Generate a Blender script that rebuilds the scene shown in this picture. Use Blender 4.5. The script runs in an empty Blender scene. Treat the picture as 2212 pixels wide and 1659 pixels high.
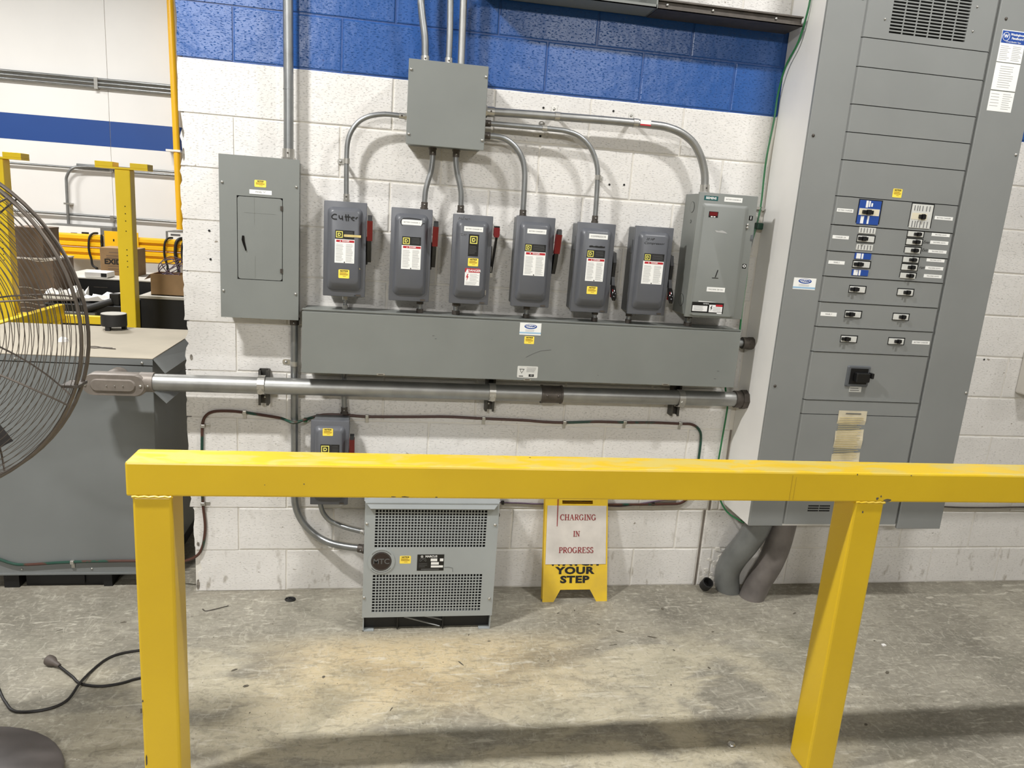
import bpy, bmesh, math, random
from mathutils import Vector, Matrix
random.seed(7)
D = bpy.data
COL = bpy.context.scene.collection
SC = bpy.context.scene
PI = math.pi

# ------------------------------------------------------------------ camera, world, lights
cam_data = D.cameras.new('camera')
cam_data.sensor_fit = 'HORIZONTAL'
cam_data.sensor_width = 36.0
cam_data.lens = 36.0 * 1600.0 / 2212.0
cam_data.clip_start = 0.05
cam_data.clip_end = 60
cam = D.objects.new('camera', cam_data)
COL.objects.link(cam)
r_ = Vector((0.98556441, -0.15402505, 0.07027854))
d_ = Vector((0.03362078, -0.22878303, -0.97289669))
f_ = Vector((0.165929, 0.96121517, -0.22030197))
m = Matrix.Identity(4)
for i in range(3):
    m[i][0] = r_[i]; m[i][1] = -d_[i]; m[i][2] = -f_[i]
m[0][3], m[1][3], m[2][3] = 0.8278, -3.1758, 1.7229
cam.matrix_world = m
SC.camera = cam

world = D.worlds.new('world'); SC.world = world
world.use_nodes = True
world.node_tree.nodes['Background'].inputs[0].default_value = (1.0, 0.98, 0.95, 1)
world.node_tree.nodes['Background'].inputs[1].default_value = 0.03

def area_light(name, loc, sx, sy, power, col=(1, 0.99, 0.975), aim=None):
    l = D.lights.new(name, 'AREA'); l.shape = 'RECTANGLE'; l.size = sx; l.size_y = sy
    l.energy = power; l.color = col
    o = D.objects.new(name, l); COL.objects.link(o); o.location = loc
    if aim:
        o.rotation_euler = (Vector(aim) - Vector(loc)).to_track_quat('-Z', 'Y').to_euler()
    return o
area_light('high_bay_lamp', (-0.9, -1.7, 4.1), 0.36, 0.12, 265)
area_light('high_bay_lamp', (2.9, -1.7, 4.1), 0.40, 0.12, 110)
area_light('high_bay_lamp', (6.7, -1.7, 4.1), 0.55, 0.16, 60)
area_light('high_bay_lamp', (-4.9, -1.7, 4.1), 0.55, 0.16, 120)
area_light('high_bay_lamp', (-1.6, -8.4, 4.3), 0.8, 0.3, 265, aim=(1, 0, .7))
area_light('high_bay_lamp', (3.6, -8.4, 4.3), 0.8, 0.3, 130, aim=(1, 0, .7))
area_light('high_bay_lamp', (-2.6, 3.8, 4.6), 1.2, 0.4, 330)
area_light('high_bay_lamp', (-6.0, 3.8, 4.6), 1.2, 0.4, 270)

SC.view_settings.view_transform = 'Standard'
SC.view_settings.look = 'None'
SC.view_settings.exposure = -0.58
SC.view_settings.gamma = 1.0
SC.view_settings.use_curve_mapping = False

# ------------------------------------------------------------------ materials
def lin(c):
    return tuple((v / 255 / 12.92 if v / 255 <= 0.04045 else ((v / 255 + 0.055) / 1.055) ** 2.4) for v in c) + (1,)

def mat(name, rgb, rough=0.5, metal=0.0, var=0.06, vscale=6.0, bump=0.0, bscale=60.0, stretch=(1, 1, 1), rgb2=None, mix=(0.45, 0.62), spec=0.5, scratch=0.0):
    mt = D.materials.new(name); mt.use_nodes = True
    nt = mt.node_tree; n = nt.nodes; L = nt.links
    b = n['Principled BSDF']
    b.inputs['Roughness'].default_value = rough
    b.inputs['Metallic'].default_value = metal
    b.inputs['Specular IOR Level'].default_value = spec
    geo = n.new('ShaderNodeNewGeometry')
    mp = n.new('ShaderNodeMapping'); mp.inputs['Scale'].default_value = stretch
    L.new(geo.outputs['Position'], mp.inputs['Vector'])
    nz = n.new('ShaderNodeTexNoise'); nz.inputs['Scale'].default_value = vscale; nz.inputs['Detail'].default_value = 6
    L.new(mp.outputs[0], nz.inputs['Vector'])
    c = lin(rgb)
    ramp = n.new('ShaderNodeValToRGB')
    if rgb2 is None:
        lo = tuple(max(0, v * (1 - var * 1.6)) for v in c[:3]) + (1,)
        hi = tuple(min(1, v * (1 + var)) for v in c[:3]) + (1,)
        ramp.color_ramp.elements[0].position = 0.3; ramp.color_ramp.elements[1].position = 0.7
    else:
        lo, hi = c, lin(rgb2)
        ramp.color_ramp.elements[0].position, ramp.color_ramp.elements[1].position = mix
    ramp.color_ramp.elements[0].color = lo; ramp.color_ramp.elements[1].color = hi
    L.new(nz.outputs[0], ramp.inputs[0])
    L.new(ramp.outputs[0], b.inputs['Base Color'])
    if bump > 0:
        nb = n.new('ShaderNodeTexNoise'); nb.inputs['Scale'].default_value = bscale; nb.inputs['Detail'].default_value = 5
        L.new(mp.outputs[0], nb.inputs['Vector'])
        bp = n.new('ShaderNodeBump'); bp.inputs['Strength'].default_value = bump; bp.inputs['Distance'].default_value = 0.004
        L.new(nb.outputs[0], bp.inputs['Height']); L.new(bp.outputs[0], b.inputs['Normal'])
    return mt

def block_paint(name, rgb, rough, pit_rgb, coat=0.0, bump=0.75, marks=0.0):
    """thick paint over split concrete block: pitted, horizontally dragged relief and small holes"""
    mt = D.materials.new(name); mt.use_nodes = True
    nt = mt.node_tree; n = nt.nodes; L = nt.links; b = n['Principled BSDF']
    b.inputs['Roughness'].default_value = rough
    geo = n.new('ShaderNodeNewGeometry')
    mp = n.new('ShaderNodeMapping'); mp.inputs['Scale'].default_value = (0.55, 1, 1.6)
    L.new(geo.outputs['Position'], mp.inputs['Vector'])
    nz = n.new('ShaderNodeTexNoise'); nz.inputs['Scale'].default_value = 150; nz.inputs['Detail'].default_value = 4; nz.inputs['Roughness'].default_value = 0.5
    L.new(mp.outputs[0], nz.inputs['Vector'])
    r1 = n.new('ShaderNodeValToRGB'); r1.color_ramp.elements[0].position = 0.28; r1.color_ramp.elements[1].position = 0.42
    L.new(nz.outputs[0], r1.inputs[0])
    n2 = n.new('ShaderNodeTexNoise'); n2.inputs['Scale'].default_value = 5; n2.inputs['Detail'].default_value = 5
    L.new(geo.outputs['Position'], n2.inputs['Vector'])
    bp = n.new('ShaderNodeBump'); bp.inputs['Strength'].default_value = bump; bp.inputs['Distance'].default_value = 0.0023
    L.new(r1.outputs[0], bp.inputs['Height'])
    bp2 = n.new('ShaderNodeBump'); bp2.inputs['Strength'].default_value = 0.35; bp2.inputs['Distance'].default_value = 0.02
    L.new(n2.outputs[0], bp2.inputs['Height']); L.new(bp2.outputs[0], bp.inputs['Normal'])
    L.new(bp.outputs[0], b.inputs['Normal'])
    c = lin(rgb)
    rc = n.new('ShaderNodeValToRGB'); rc.color_ramp.elements[0].position = 0.3; rc.color_ramp.elements[1].position = 0.7
    rc.color_ramp.elements[0].color = tuple(v * 0.93 for v in c[:3]) + (1,); rc.color_ramp.elements[1].color = c
    L.new(n2.outputs[0], rc.inputs[0])
    mx = n.new('ShaderNodeMix'); mx.data_type = 'RGBA'
    # pinholes
    vo = n.new('ShaderNodeTexNoise'); vo.inputs['Scale'].default_value = 38; vo.inputs['Detail'].default_value = 3
    mp3 = n.new('ShaderNodeMapping'); mp3.inputs['Location'].default_value = (3.1, 1.7, 9.2); mp3.inputs['Scale'].default_value = (0.8, 1, 1.5)
    L.new(geo.outputs['Position'], mp3.inputs['Vector']); L.new(mp3.outputs[0], vo.inputs['Vector'])
    rp = n.new('ShaderNodeValToRGB'); rp.color_ramp.elements[0].position = 0.735; rp.color_ramp.elements[1].position = 0.77
    L.new(vo.outputs[0], rp.inputs[0])
    L.new(rp.outputs[0], mx.inputs['Factor'])
    L.new(rc.outputs[0], mx.inputs['A']); mx.inputs['B'].default_value = lin(pit_rgb)
    out = mx.outputs['Result']
    if marks > 0:      # scuffs and dirt low on the wall
        sep = n.new('ShaderNodeSeparateXYZ'); L.new(geo.outputs['Position'], sep.inputs[0])
        mr = n.new('ShaderNodeMapRange'); mr.inputs['From Min'].default_value = 0.45; mr.inputs['From Max'].default_value = 0.0
        L.new(sep.outputs['Z'], mr.inputs['Value'])
        n4 = n.new('ShaderNodeTexNoise'); n4.inputs['Scale'].default_value = 16; n4.inputs['Detail'].default_value = 6
        mp4 = n.new('ShaderNodeMapping'); mp4.inputs['Scale'].default_value = (1.4, 1, 0.6)
        L.new(geo.outputs['Position'], mp4.inputs['Vector']); L.new(mp4.outputs[0], n4.inputs['Vector'])
        r4 = n.new('ShaderNodeValToRGB'); r4.color_ramp.elements[0].position = 0.60; r4.color_ramp.elements[1].position = 0.70
        L.new(n4.outputs[0], r4.inputs[0])
        mu = n.new('ShaderNodeMath'); mu.operation = 'MULTIPLY'; L.new(r4.outputs[0], mu.inputs[0]); L.new(mr.outputs[0], mu.inputs[1])
        mu2 = n.new('ShaderNodeMath'); mu2.operation = 'MULTIPLY'; mu2.inputs[1].default_value = marks; L.new(mu.outputs[0], mu2.inputs[0])
        m2 = n.new('ShaderNodeMix'); m2.data_type = 'RGBA'
        L.new(mu2.outputs[0], m2.inputs['Factor']); L.new(out, m2.inputs['A']); m2.inputs['B'].default_value = lin((150, 142, 128))
        out = m2.outputs['Result']
    L.new(out, b.inputs['Base Color'])
    return mt

def concrete_floor():
    mt = D.materials.new('concrete_floor'); mt.use_nodes = True
    nt = mt.node_tree; n = nt.nodes; L = nt.links; b = n['Principled BSDF']
    geo = n.new('ShaderNodeNewGeometry')
    def noise(scale, detail=6, st=(1, 1, 1), off=(0, 0, 0), dist=0.0, rough=0.55):
        mp = n.new('ShaderNodeMapping'); mp.inputs['Scale'].default_value = st; mp.inputs['Location'].default_value = off
        L.new(geo.outputs['Position'], mp.inputs['Vector'])
        z = n.new('ShaderNodeTexNoise'); z.inputs['Scale'].default_value = scale; z.inputs['Detail'].default_value = detail
        z.inputs['Distortion'].default_value = dist; z.inputs['Roughness'].default_value = rough
        L.new(mp.outputs[0], z.inputs['Vector']); return z.outputs[0]
    def ramp(src, a, c, ca=(0, 0, 0, 1), cc=(1, 1, 1, 1)):
        r = n.new('ShaderNodeValToRGB'); r.color_ramp.elements[0].position = a; r.color_ramp.elements[1].position = c
        r.color_ramp.elements[0].color = ca; r.color_ramp.elements[1].color = cc
        L.new(src, r.inputs[0]); return r.outputs[0]
    def mix(fac, A, B):
        x = n.new('ShaderNodeMix'); x.data_type = 'RGBA'
        if isinstance(fac, float): x.inputs['Factor'].default_value = fac
        else: L.new(fac, x.inputs['Factor'])
        for k, v in (('A', A), ('B', B)):
            if isinstance(v, tuple): x.inputs[k].default_value = v
            else: L.new(v, x.inputs[k])
        return x.outputs['Result']
    def mul(a, c):
        x = n.new('ShaderNodeMath'); x.operation = 'MULTIPLY'
        for i, v in enumerate((a, c)):
            if isinstance(v, (int, float)): x.inputs[i].default_value = v
            else: L.new(v, x.inputs[i])
        return x.outputs[0]
    sep = n.new('ShaderNodeSeparateXYZ'); L.new(geo.outputs['Position'], sep.inputs[0])
    def maprange(src, a, c):
        x = n.new('ShaderNodeMapRange'); x.inputs['From Min'].default_value = a; x.inputs['From Max'].default_value = c
        x.interpolation_type = 'SMOOTHSTEP'; L.new(src, x.inputs['Value']); return x.outputs[0]
    base = ramp(noise(2.2, 7), 0.32, 0.68, lin((118, 114, 103)), lin((160, 155, 141)))
    # worn pale band where traffic polished the slab, with a warm tint in its middle
    worn = mul(maprange(sep.outputs['Y'], -0.30, -0.62), maprange(noise(3.2, 6, (0.8, 1.6, 1), (4, 2, 0), 0.6), 0.38, 0.56))
    xr = mul(maprange(sep.outputs['X'], -0.6, 0.4), maprange(sep.outputs['X'], 3.0, 1.9))
    base = mix(mul(mul(worn, xr), 0.75), base, lin((196, 187, 162)))
    cx = mul(maprange(sep.outputs['X'], 0.25, 0.75), maprange(sep.outputs['X'], 1.9, 1.1))
    cy = mul(maprange(sep.outputs['Y'], -0.33, -0.5), maprange(sep.outputs['Y'], -1.0, -0.72))
    base = mix(mul(mul(cx, cy), 0.42), base, lin((222, 194, 140)))
    # damp and dirt patches
    base = mix(mul(ramp(noise(1.5, 5, (1, 1.4, 1), (9, 4, 0), 0.8), 0.55, 0.70), 0.55), base, lin((122, 120, 106)))
    base = mix(mul(ramp(noise(26, 8, (1, 1.3, 1), (1, 7, 0), 1.2), 0.58, 0.72), 0.35), base, lin((112, 108, 95)))
    base = mix(mul(ramp(noise(14, 8, (0.45, 1.8, 1), (3, 3, 0), 1.8), 0.60, 0.68), 0.5), base, lin((212, 207, 192)))
    base = mix(mul(ramp(noise(55, 9, (0.7, 1.3, 1), (5, 5, 0), 0.8), 0.50, 0.64), 0.26), base, lin((200, 194, 176)))
    base = mix(mul(ramp(noise(34, 9, (1.2, 0.9, 1), (8, 1, 0), 1.5), 0.54, 0.64), 0.22), base, lin((96, 92, 80)))
    base = mix(mul(ramp(noise(6, 10, (1.0, 3.4, 1), (2, 6, 0), 2.6, 0.68), 0.53, 0.60), 0.34), base, lin((104, 99, 86)))
    base = mix(mul(ramp(noise(9, 10, (2.6, 1.1, 1), (7, 3, 0), 2.2, 0.7), 0.56, 0.62), 0.30), base, lin((204, 199, 184)))
    base = mix(mul(ramp(noise(62, 3, (1, 1, 1), (2, 9, 0)), 0.70, 0.74), 0.7), base, lin((72, 68, 60)))
    # grime along the foot of the wall
    base = mix(mul(mul(maprange(sep.outputs['Y'], -0.10, -0.01), ramp(noise(9, 5), 0.4, 0.6)), 0.45), base, lin((120, 113, 100)))
    L.new(base, b.inputs['Base Color'])
    b.inputs['Roughness'].default_value = 0.55
    b.inputs['Specular IOR Level'].default_value = 0.35
    bp = n.new('ShaderNodeBump'); bp.inputs['Strength'].default_value = 0.5; bp.inputs['Distance'].default_value = 0.007
    L.new(noise(24, 10, (0.8, 1.3, 1), (0, 0, 0), 1.0), bp.inputs['Height']); L.new(bp.outputs[0], b.inputs['Normal'])
    return mt

def worn_yellow(name, rgb, dusty=0.0, chips=0.0):
    mt = D.materials.new(name); mt.use_nodes = True
    nt = mt.node_tree; n = nt.nodes; L = nt.links; b = n['Principled BSDF']
    b.inputs['Roughness'].default_value = 0.34
    geo = n.new('ShaderNodeNewGeometry')
    z = n.new('ShaderNodeTexNoise'); z.inputs['Scale'].default_value = 3; z.inputs['Detail'].default_value = 6
    L.new(geo.outputs['Position'], z.inputs['Vector'])
    c = lin(rgb)
    r = n.new('ShaderNodeValToRGB'); r.color_ramp.elements[0].position = 0.3; r.color_ramp.elements[1].position = 0.7
    r.color_ramp.elements[0].color = (c[0] * 0.9, c[1] * 0.88, c[2] * 0.9, 1); r.color_ramp.elements[1].color = c
    L.new(z.outputs[0], r.inputs[0])
    out = r.outputs[0]
    if dusty > 0:     # settled dust on upward faces
        sp = n.new('ShaderNodeSeparateXYZ'); L.new(geo.outputs['True Normal'], sp.inputs[0])
        mp = n.new('ShaderNodeMapping'); mp.inputs['Scale'].default_value = (1.2, 3, 1); L.new(geo.outputs['Position'], mp.inputs['Vector'])
        z2 = n.new('ShaderNodeTexNoise'); z2.inputs['Scale'].default_value = 7; z2.inputs['Detail'].default_value = 9; z2.inputs['Distortion'].default_value = 0.8
        L.new(mp.outputs[0], z2.inputs['Vector'])
        r2 = n.new('ShaderNodeValToRGB'); r2.color_ramp.elements[0].position = 0.45; r2.color_ramp.elements[1].position = 0.58
        L.new(z2.outputs[0], r2.inputs[0])
        mu = n.new('ShaderNodeMath'); mu.operation = 'MULTIPLY'; L.new(sp.outputs['Z'], mu.inputs[0]); L.new(r2.outputs[0], mu.inputs[1])
        mu2 = n.new('ShaderNodeMath'); mu2.operation = 'MULTIPLY'; mu2.use_clamp = True; L.new(mu.outputs[0], mu2.inputs[0]); mu2.inputs[1].default_value = dusty
        x = n.new('ShaderNodeMix'); x.data_type = 'RGBA'; L.new(mu2.outputs[0], x.inputs['Factor']); L.new(out, x.inputs['A'])
        x.inputs['B'].default_value = lin((204, 182, 92)); out = x.outputs['Result']
    if chips > 0:
        z3 = n.new('ShaderNodeTexNoise'); z3.inputs['Scale'].default_value = 30; z3.inputs['Detail'].default_value = 4
        L.new(geo.outputs['Position'], z3.inputs['Vector'])
        r3 = n.new('ShaderNodeValToRGB'); r3.color_ramp.elements[0].position = 0.77; r3.color_ramp.elements[1].position = 0.785
        L.new(z3.outputs[0], r3.inputs[0])
        x = n.new('ShaderNodeMix'); x.data_type = 'RGBA'; L.new(r3.outputs[0], x.inputs['Factor']); L.new(out, x.inputs['A'])
        x.inputs['B'].default_value = lin((60, 48, 34)); out = x.outputs['Result']
    L.new(out, b.inputs['Base Color'])
    return mt

def galvanized(name, rgb=(150, 152, 152), rough=0.38):
    return mat(name, rgb, rough, 0.85, var=0.10, vscale=14, bump=0.06, bscale=60)

M = dict(
    white=block_paint('white_block_paint', (224, 221, 216), 0.55, (150, 142, 130), marks=0.75),
    blue=block_paint('blue_block_paint', (36, 82, 148), 0.30, (30, 62, 120), bump=0.9),
    wmortar=mat('white_mortar_paint', (220, 216, 207), 0.6, var=0.06, vscale=8, bump=0.3, bscale=50),
    bmortar=mat('blue_mortar_paint', (32, 74, 138), 0.35, var=0.06, vscale=8, bump=0.3, bscale=50),
    rawblock=mat('bare_concrete_block', (128, 122, 112), 0.9, var=0.25, vscale=60, bump=0.8, bscale=90),
    floor=concrete_floor(),
    farwall=mat('far_wall_panel', (232, 230, 226), 0.6, var=0.02, vscale=1.5),
    farblue=mat('far_wall_blue', (20, 66, 136), 0.5, var=0.03, vscale=2),
    boxwhite=mat('white_painted_box_side', (232, 230, 226), 0.5, var=0.03, vscale=4),
    plain=mat('plain_wall_paint', (214, 210, 202), 0.7, var=0.03),
    ceil=mat('ceiling_deck', (120, 118, 114), 0.8, var=0.04),
    grey=mat('grey_enamel', (122, 125, 121), 0.42, var=0.035, vscale=5, bump=0.02, bscale=200),
    grey2=mat('grey_enamel_transformer', (156, 161, 161), 0.42, var=0.04, vscale=5),
    panel=mat('grey_enamel_panelboard', (131, 133, 131), 0.40, var=0.035, vscale=3),
    panel_edge=mat('grey_enamel_plate_edge', (110, 112, 106), 0.45, var=0.03, vscale=3),
    cab=mat('grey_enamel_cabinet', (116, 119, 118), 0.45, var=0.05, vscale=3),
    cabtop=mat('dusty_cabinet_lid', (172, 163, 145), 0.7, var=0.06, vscale=5),
    slate=mat('slate_enamel', (90, 92, 97), 0.38, var=0.05, vscale=7, bump=0.02, bscale=150),
    slate_dark=mat('slate_enamel_side', (88, 91, 94), 0.42, var=0.05, vscale=7),
    dark=mat('dark_recess', (14, 14, 13), 0.8, var=0.0),
    black=mat('black_plastic', (20, 20, 21), 0.38, var=0.1, vscale=20),
    blackgloss=mat('black_gloss_grip', (16, 14, 14), 0.12, var=0.05),
    red=mat('red_grip', (104, 10, 16), 0.35, var=0.08, vscale=30),
    silver=mat('bright_steel', (190, 188, 182), 0.3, 0.8, var=0.06, vscale=40),
    galv=galvanized('galvanized_conduit'),
    galv2=galvanized('galvanized_heavy_conduit', (160, 160, 157), 0.42),
    cast=mat('cast_fitting', (132, 124, 116), 0.5, 0.3, var=0.12, vscale=20, bump=0.1, bscale=120),
    darksteel=mat('weathered_steel', (86, 80, 74), 0.5, 0.5, var=0.15, vscale=30),
    strut=mat('dark_strut_steel', (84, 82, 78), 0.5, 0.6, var=0.12, vscale=30),
    rail=worn_yellow('rail_yellow', (222, 186, 34), dusty=1.0, chips=1.0),
    yel=worn_yellow('plain_yellow', (250, 216, 44)),
    beam=worn_yellow('barrier_yellow', (248, 190, 24)),
    pipe=worn_yellow('pipe_yellow', (248, 190, 30)),
    signyel=mat('sign_yellow_plastic', (226, 190, 50), 0.45, var=0.12, vscale=12, rgb2=(206, 172, 62), mix=(0.4, 0.75)),
    wlabel=mat('white_label', (236, 236, 232), 0.5, var=0.01),
    ylabel=mat('yellow_label', (252, 224, 84), 0.5, var=0.03, vscale=40),
    blabel=mat('black_label', (18, 18, 18), 0.4, var=0.0),
    rlabel=mat('red_label', (176, 26, 38), 0.5, var=0.03),
    bluelabel=mat('blue_label', (34, 72, 150), 0.45, var=0.03),
    lightblue=mat('pale_blue_label', (150, 186, 214), 0.5, var=0.02),
    teal=mat('teal_label', (18, 84, 84), 0.45, var=0.03),
    logo=mat('logo_yellow', (226, 218, 110), 0.5, var=0.02),
    ink=mat('black_ink', (22, 22, 22), 0.6, var=0.0),
    greyink=mat('grey_ink', (112, 112, 112), 0.6, var=0.0),
    lightink=mat('light_grey_ink', (168, 168, 166), 0.6, var=0.0),
    whiteink=mat('white_ink', (230, 230, 228), 0.6, var=0.0),
    dimink=mat('dim_grey_ink', (92, 92, 92), 0.6, var=0.0),
    redink=mat('dark_red_ink', (140, 40, 44), 0.6, var=0.0),
    ochre=mat('ochre_ink', (168, 136, 36), 0.6, var=0.0),
    cream=mat('cream_plastic', (216, 208, 184), 0.4, var=0.03),
    offwhite=mat('off_white_plastic', (206, 206, 200), 0.4, var=0.05, vscale=40),
    paper=mat('aged_paper', (200, 190, 164), 0.7, var=0.10, vscale=18, bump=0.3, bscale=20),
    sheet=mat('plastic_sleeve_paper', (206, 200, 192), 0.28, var=0.08, vscale=12, bump=0.5, bscale=14),
    tape=mat('tan_masking_tape', (204, 184, 120), 0.6, var=0.12, vscale=40),
    pvc=mat('grey_plastic_pipe', (112, 114, 112), 0.35, var=0.18, vscale=8, bump=0.1, bscale=40),
    pvc2=mat('dusty_plastic_pipe', (112, 106, 102), 0.45, var=0.22, vscale=10, bump=0.1, bscale=40),
    copper=mat('stained_brown_wire', (74, 44, 34), 0.45, var=0.10, vscale=5, rgb2=(18, 62, 48), mix=(0.52, 0.545)),
    coppernew=mat('bare_copper_wire', (150, 100, 76), 0.4, 0.3, var=0.1, vscale=12),
    green=mat('green_wire_jacket', (30, 110, 62), 0.4, var=0.1, vscale=8),
    greend=mat('dark_green_wire_jacket', (22, 66, 48), 0.4, var=0.1, vscale=8),
    cord=mat('black_rubber_cord', (24, 21, 20), 0.45, var=0.1, vscale=12),
    plug=mat('dusty_plug', (84, 76, 70), 0.6, var=0.15, vscale=30),
    fan=mat('fan_wire_guard', (106, 98, 90), 0.4, 0.6, var=0.1, vscale=20),
    fanbase=mat('fan_base_enamel', (104, 98, 96), 0.5, var=0.10, vscale=8),
    fanblade=mat('fan_blade', (44, 40, 38), 0.5, 0.2, var=0.1, vscale=8),
    card=mat('cardboard', (158, 128, 92), 0.8, var=0.06, vscale=12),
    card2=mat('grey_brown_cardboard', (118, 100, 84), 0.8, var=0.1, vscale=10),
    cloth=mat('crumpled_white_paper', (236, 234, 230), 0.6, var=0.03),
    blackcase=mat('black_case', (12, 12, 13), 0.5, var=0.05),
    greytop=mat('grey_bench_top', (190, 186, 176), 0.6, var=0.05),
    chargerside=mat('charger_grey', (112, 112, 108), 0.5, var=0.05),
    film=mat('stretch_film', (214, 206, 196), 0.25, var=0.2, vscale=20, bump=0.6, bscale=24),
    debris=mat('dark_debris', (92, 86, 74), 0.8, var=0.3, vscale=40),
    rubber=mat('black_rubber', (26, 25, 24), 0.6, var=0.1),
    purple=mat('purple_cable', (92, 74, 92), 0.5, var=0.1),
)

# ------------------------------------------------------------------ geometry helpers
class MB:
    def __init__(s):
        s.v = []; s.f = []
    def add(s, vs, fs):
        o = len(s.v); s.v += [tuple(p) for p in vs]; s.f += [tuple(i + o for i in f) for f in fs]; return s
    def box(s, x0, x1, y0, y1, z0, z1, c=0.0):
        if x0 > x1: x0, x1 = x1, x0
        if y0 > y1: y0, y1 = y1, y0
        if z0 > z1: z0, z1 = z1, z0
        if c <= 0:
            return s.add([(x0, y0, z0), (x1, y0, z0), (x1, y1, z0), (x0, y1, z0), (x0, y0, z1), (x1, y0, z1), (x1, y1, z1), (x0, y1, z1)],
                         [(0, 3, 2, 1), (4, 5, 6, 7), (0, 1, 5, 4), (1, 2, 6, 5), (2, 3, 7, 6), (3, 0, 4, 7)])
        c = min(c, (x1 - x0) * .45, (y1 - y0) * .45, (z1 - z0) * .45)
        bm = bmesh.new()
        bmesh.ops.create_cube(bm, size=1)
        for v in bm.verts:
            v.co = Vector(((x0 + x1) / 2 + v.co.x * (x1 - x0), (y0 + y1) / 2 + v.co.y * (y1 - y0), (z0 + z1) / 2 + v.co.z * (z1 - z0)))
        bmesh.ops.bevel(bm, geom=bm.edges[:], offset=c, segments=2, profile=0.5, affect='EDGES')
        bm.verts.index_update()
        s.add([v.co[:] for v in bm.verts], [[v.index for v in f.verts] for f in bm.faces])
        bm.free(); return s
    def loft(s, loops, cap0=True, cap1=True):
        n = len(loops[0]); o = len(s.v)
        for lp in loops: s.v += [tuple(p) for p in lp]
        for k in range(len(loops) - 1):
            for i in range(n):
                j = (i + 1) % n
                s.f.append((o + k * n + i, o + k * n + j, o + (k + 1) * n + j, o + (k + 1) * n + i))
        if cap0: s.f.append(tuple(o + i for i in reversed(range(n))))
        if cap1: s.f.append(tuple(o + (len(loops) - 1) * n + i for i in range(n)))
        return s
    def cyl(s, p0, p1, r, n=16, r1=None):
        p0, p1 = Vector(p0), Vector(p1); a = (p1 - p0).normalized()
        u = a.orthogonal().normalized(); w = a.cross(u)
        r1 = r if r1 is None else r1
        L = []
        for p, rr in ((p0, r), (p1, r1)):
            L.append([p + (u * math.cos(2 * PI * i / n) + w * math.sin(2 * PI * i / n)) * rr for i in range(n)])
        return s.loft(L)
    def tube(s, pts, r, n=10, closed=False, cap=True):
        P = [Vector(p) for p in pts]; N = len(P)
        T = []
        for i in range(N):
            a = P[(i - 1) % N] if (closed or i > 0) else P[i]
            b = P[(i + 1) % N] if (closed or i < N - 1) else P[i]
            t = b - a
            T.append(t.normalized() if t.length > 1e-9 else Vector((1, 0, 0)))
        u = T[0].orthogonal().normalized(); loops = []
        for i in range(N):
            u = (u - T[i] * u.dot(T[i])); u = u.normalized() if u.length > 1e-6 else T[i].orthogonal().normalized()
            w = T[i].cross(u)
            rr = r[i] if isinstance(r, (list, tuple)) else r
            loops.append([P[i] + (u * math.cos(2 * PI * k / n) + w * math.sin(2 * PI * k / n)) * rr for k in range(n)])
        if closed: loops.append(loops[0]); return s.loft(loops, False, False)
        return s.loft(loops, cap, cap)
    def prism(s, poly, axis, a, b):
        """poly of 2-D points extruded along axis: 'x' -> (y,z), 'y' -> (x,z), 'z' -> (x,y)"""
        def P(q, t):
            return {'x': (t, q[0], q[1]), 'y': (q[0], t, q[1]), 'z': (q[0], q[1], t)}[axis]
        return s.loft([[P(q, a) for q in poly], [P(q, b) for q in poly]])
    def sphere(s, c, r, n=12, sc=(1, 1, 1)):
        loops = []
        for k in range(1, n // 2):
            th = PI * k / (n // 2)
            loops.append([(c[0] + sc[0] * r * math.sin(th) * math.cos(2 * PI * i / n), c[1] + sc[1] * r * math.sin(th) * math.sin(2 * PI * i / n), c[2] + sc[2] * r * math.cos(th)) for i in range(n)])
        return s.loft(loops)
    def build(s, name, m, parent=None, smooth=False, kind=None, label=None):
        me = D.meshes.new(name)
        off = Vector((0, 0, 0)); p = parent
        while p is not None: off += p.location; p = p.parent
        me.from_pydata([tuple(Vector(q) - off) for q in s.v], [], s.f)
        bm = bmesh.new(); bm.from_mesh(me); bmesh.ops.recalc_face_normals(bm, faces=bm.faces[:]); bm.to_mesh(me); bm.free()
        me.materials.append(M[m] if isinstance(m, str) else m)
        if smooth:
            for f in me.polygons: f.use_smooth = True
            try: me.set_sharp_from_angle(angle=math.radians(42))
            except Exception: pass
        me.update()
        o = D.objects.new(name, me); COL.objects.link(o)
        if parent is not None: o.parent = parent
        if kind: o['kind'] = kind
        if label: o['label'] = label
        return o

def thing(name, loc, label, cat, group=None):
    o = D.objects.new(name, None); o.empty_display_size = 0.05; COL.objects.link(o); o.location = loc
    o['label'] = label; o['category'] = cat
    if group: o['group'] = group
    return o
def tag(o, label, cat, group=None):
    o['label'] = label; o['category'] = cat
    if group: o['group'] = group
    return o

def rrect(x0, x1, z0, z1, r, n=5):
    pts = []
    for cx, cz, a in ((x1 - r, z1 - r, 0), (x0 + r, z1 - r, 90), (x0 + r, z0 + r, 180), (x1 - r, z0 + r, 270)):
        for k in range(n + 1):
            t = math.radians(a + 90 * k / n); pts.append((cx + r * math.cos(t), cz + r * math.sin(t)))
    return pts

def catmull(P, per=8):
    P = [Vector(p) for p in P]; out = []
    for i in range(len(P) - 1):
        p0 = P[max(i - 1, 0)]; p1 = P[i]; p2 = P[i + 1]; p3 = P[min(i + 2, len(P) - 1)]
        for k in range(per):
            t = k / per
            out.append(0.5 * ((2 * p1) + (p2 - p0) * t + (2 * p0 - 5 * p1 + 4 * p2 - p3) * t * t + (3 * p1 - p0 - 3 * p2 + p3) * t ** 3))
    out.append(P[-1]); return out

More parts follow.
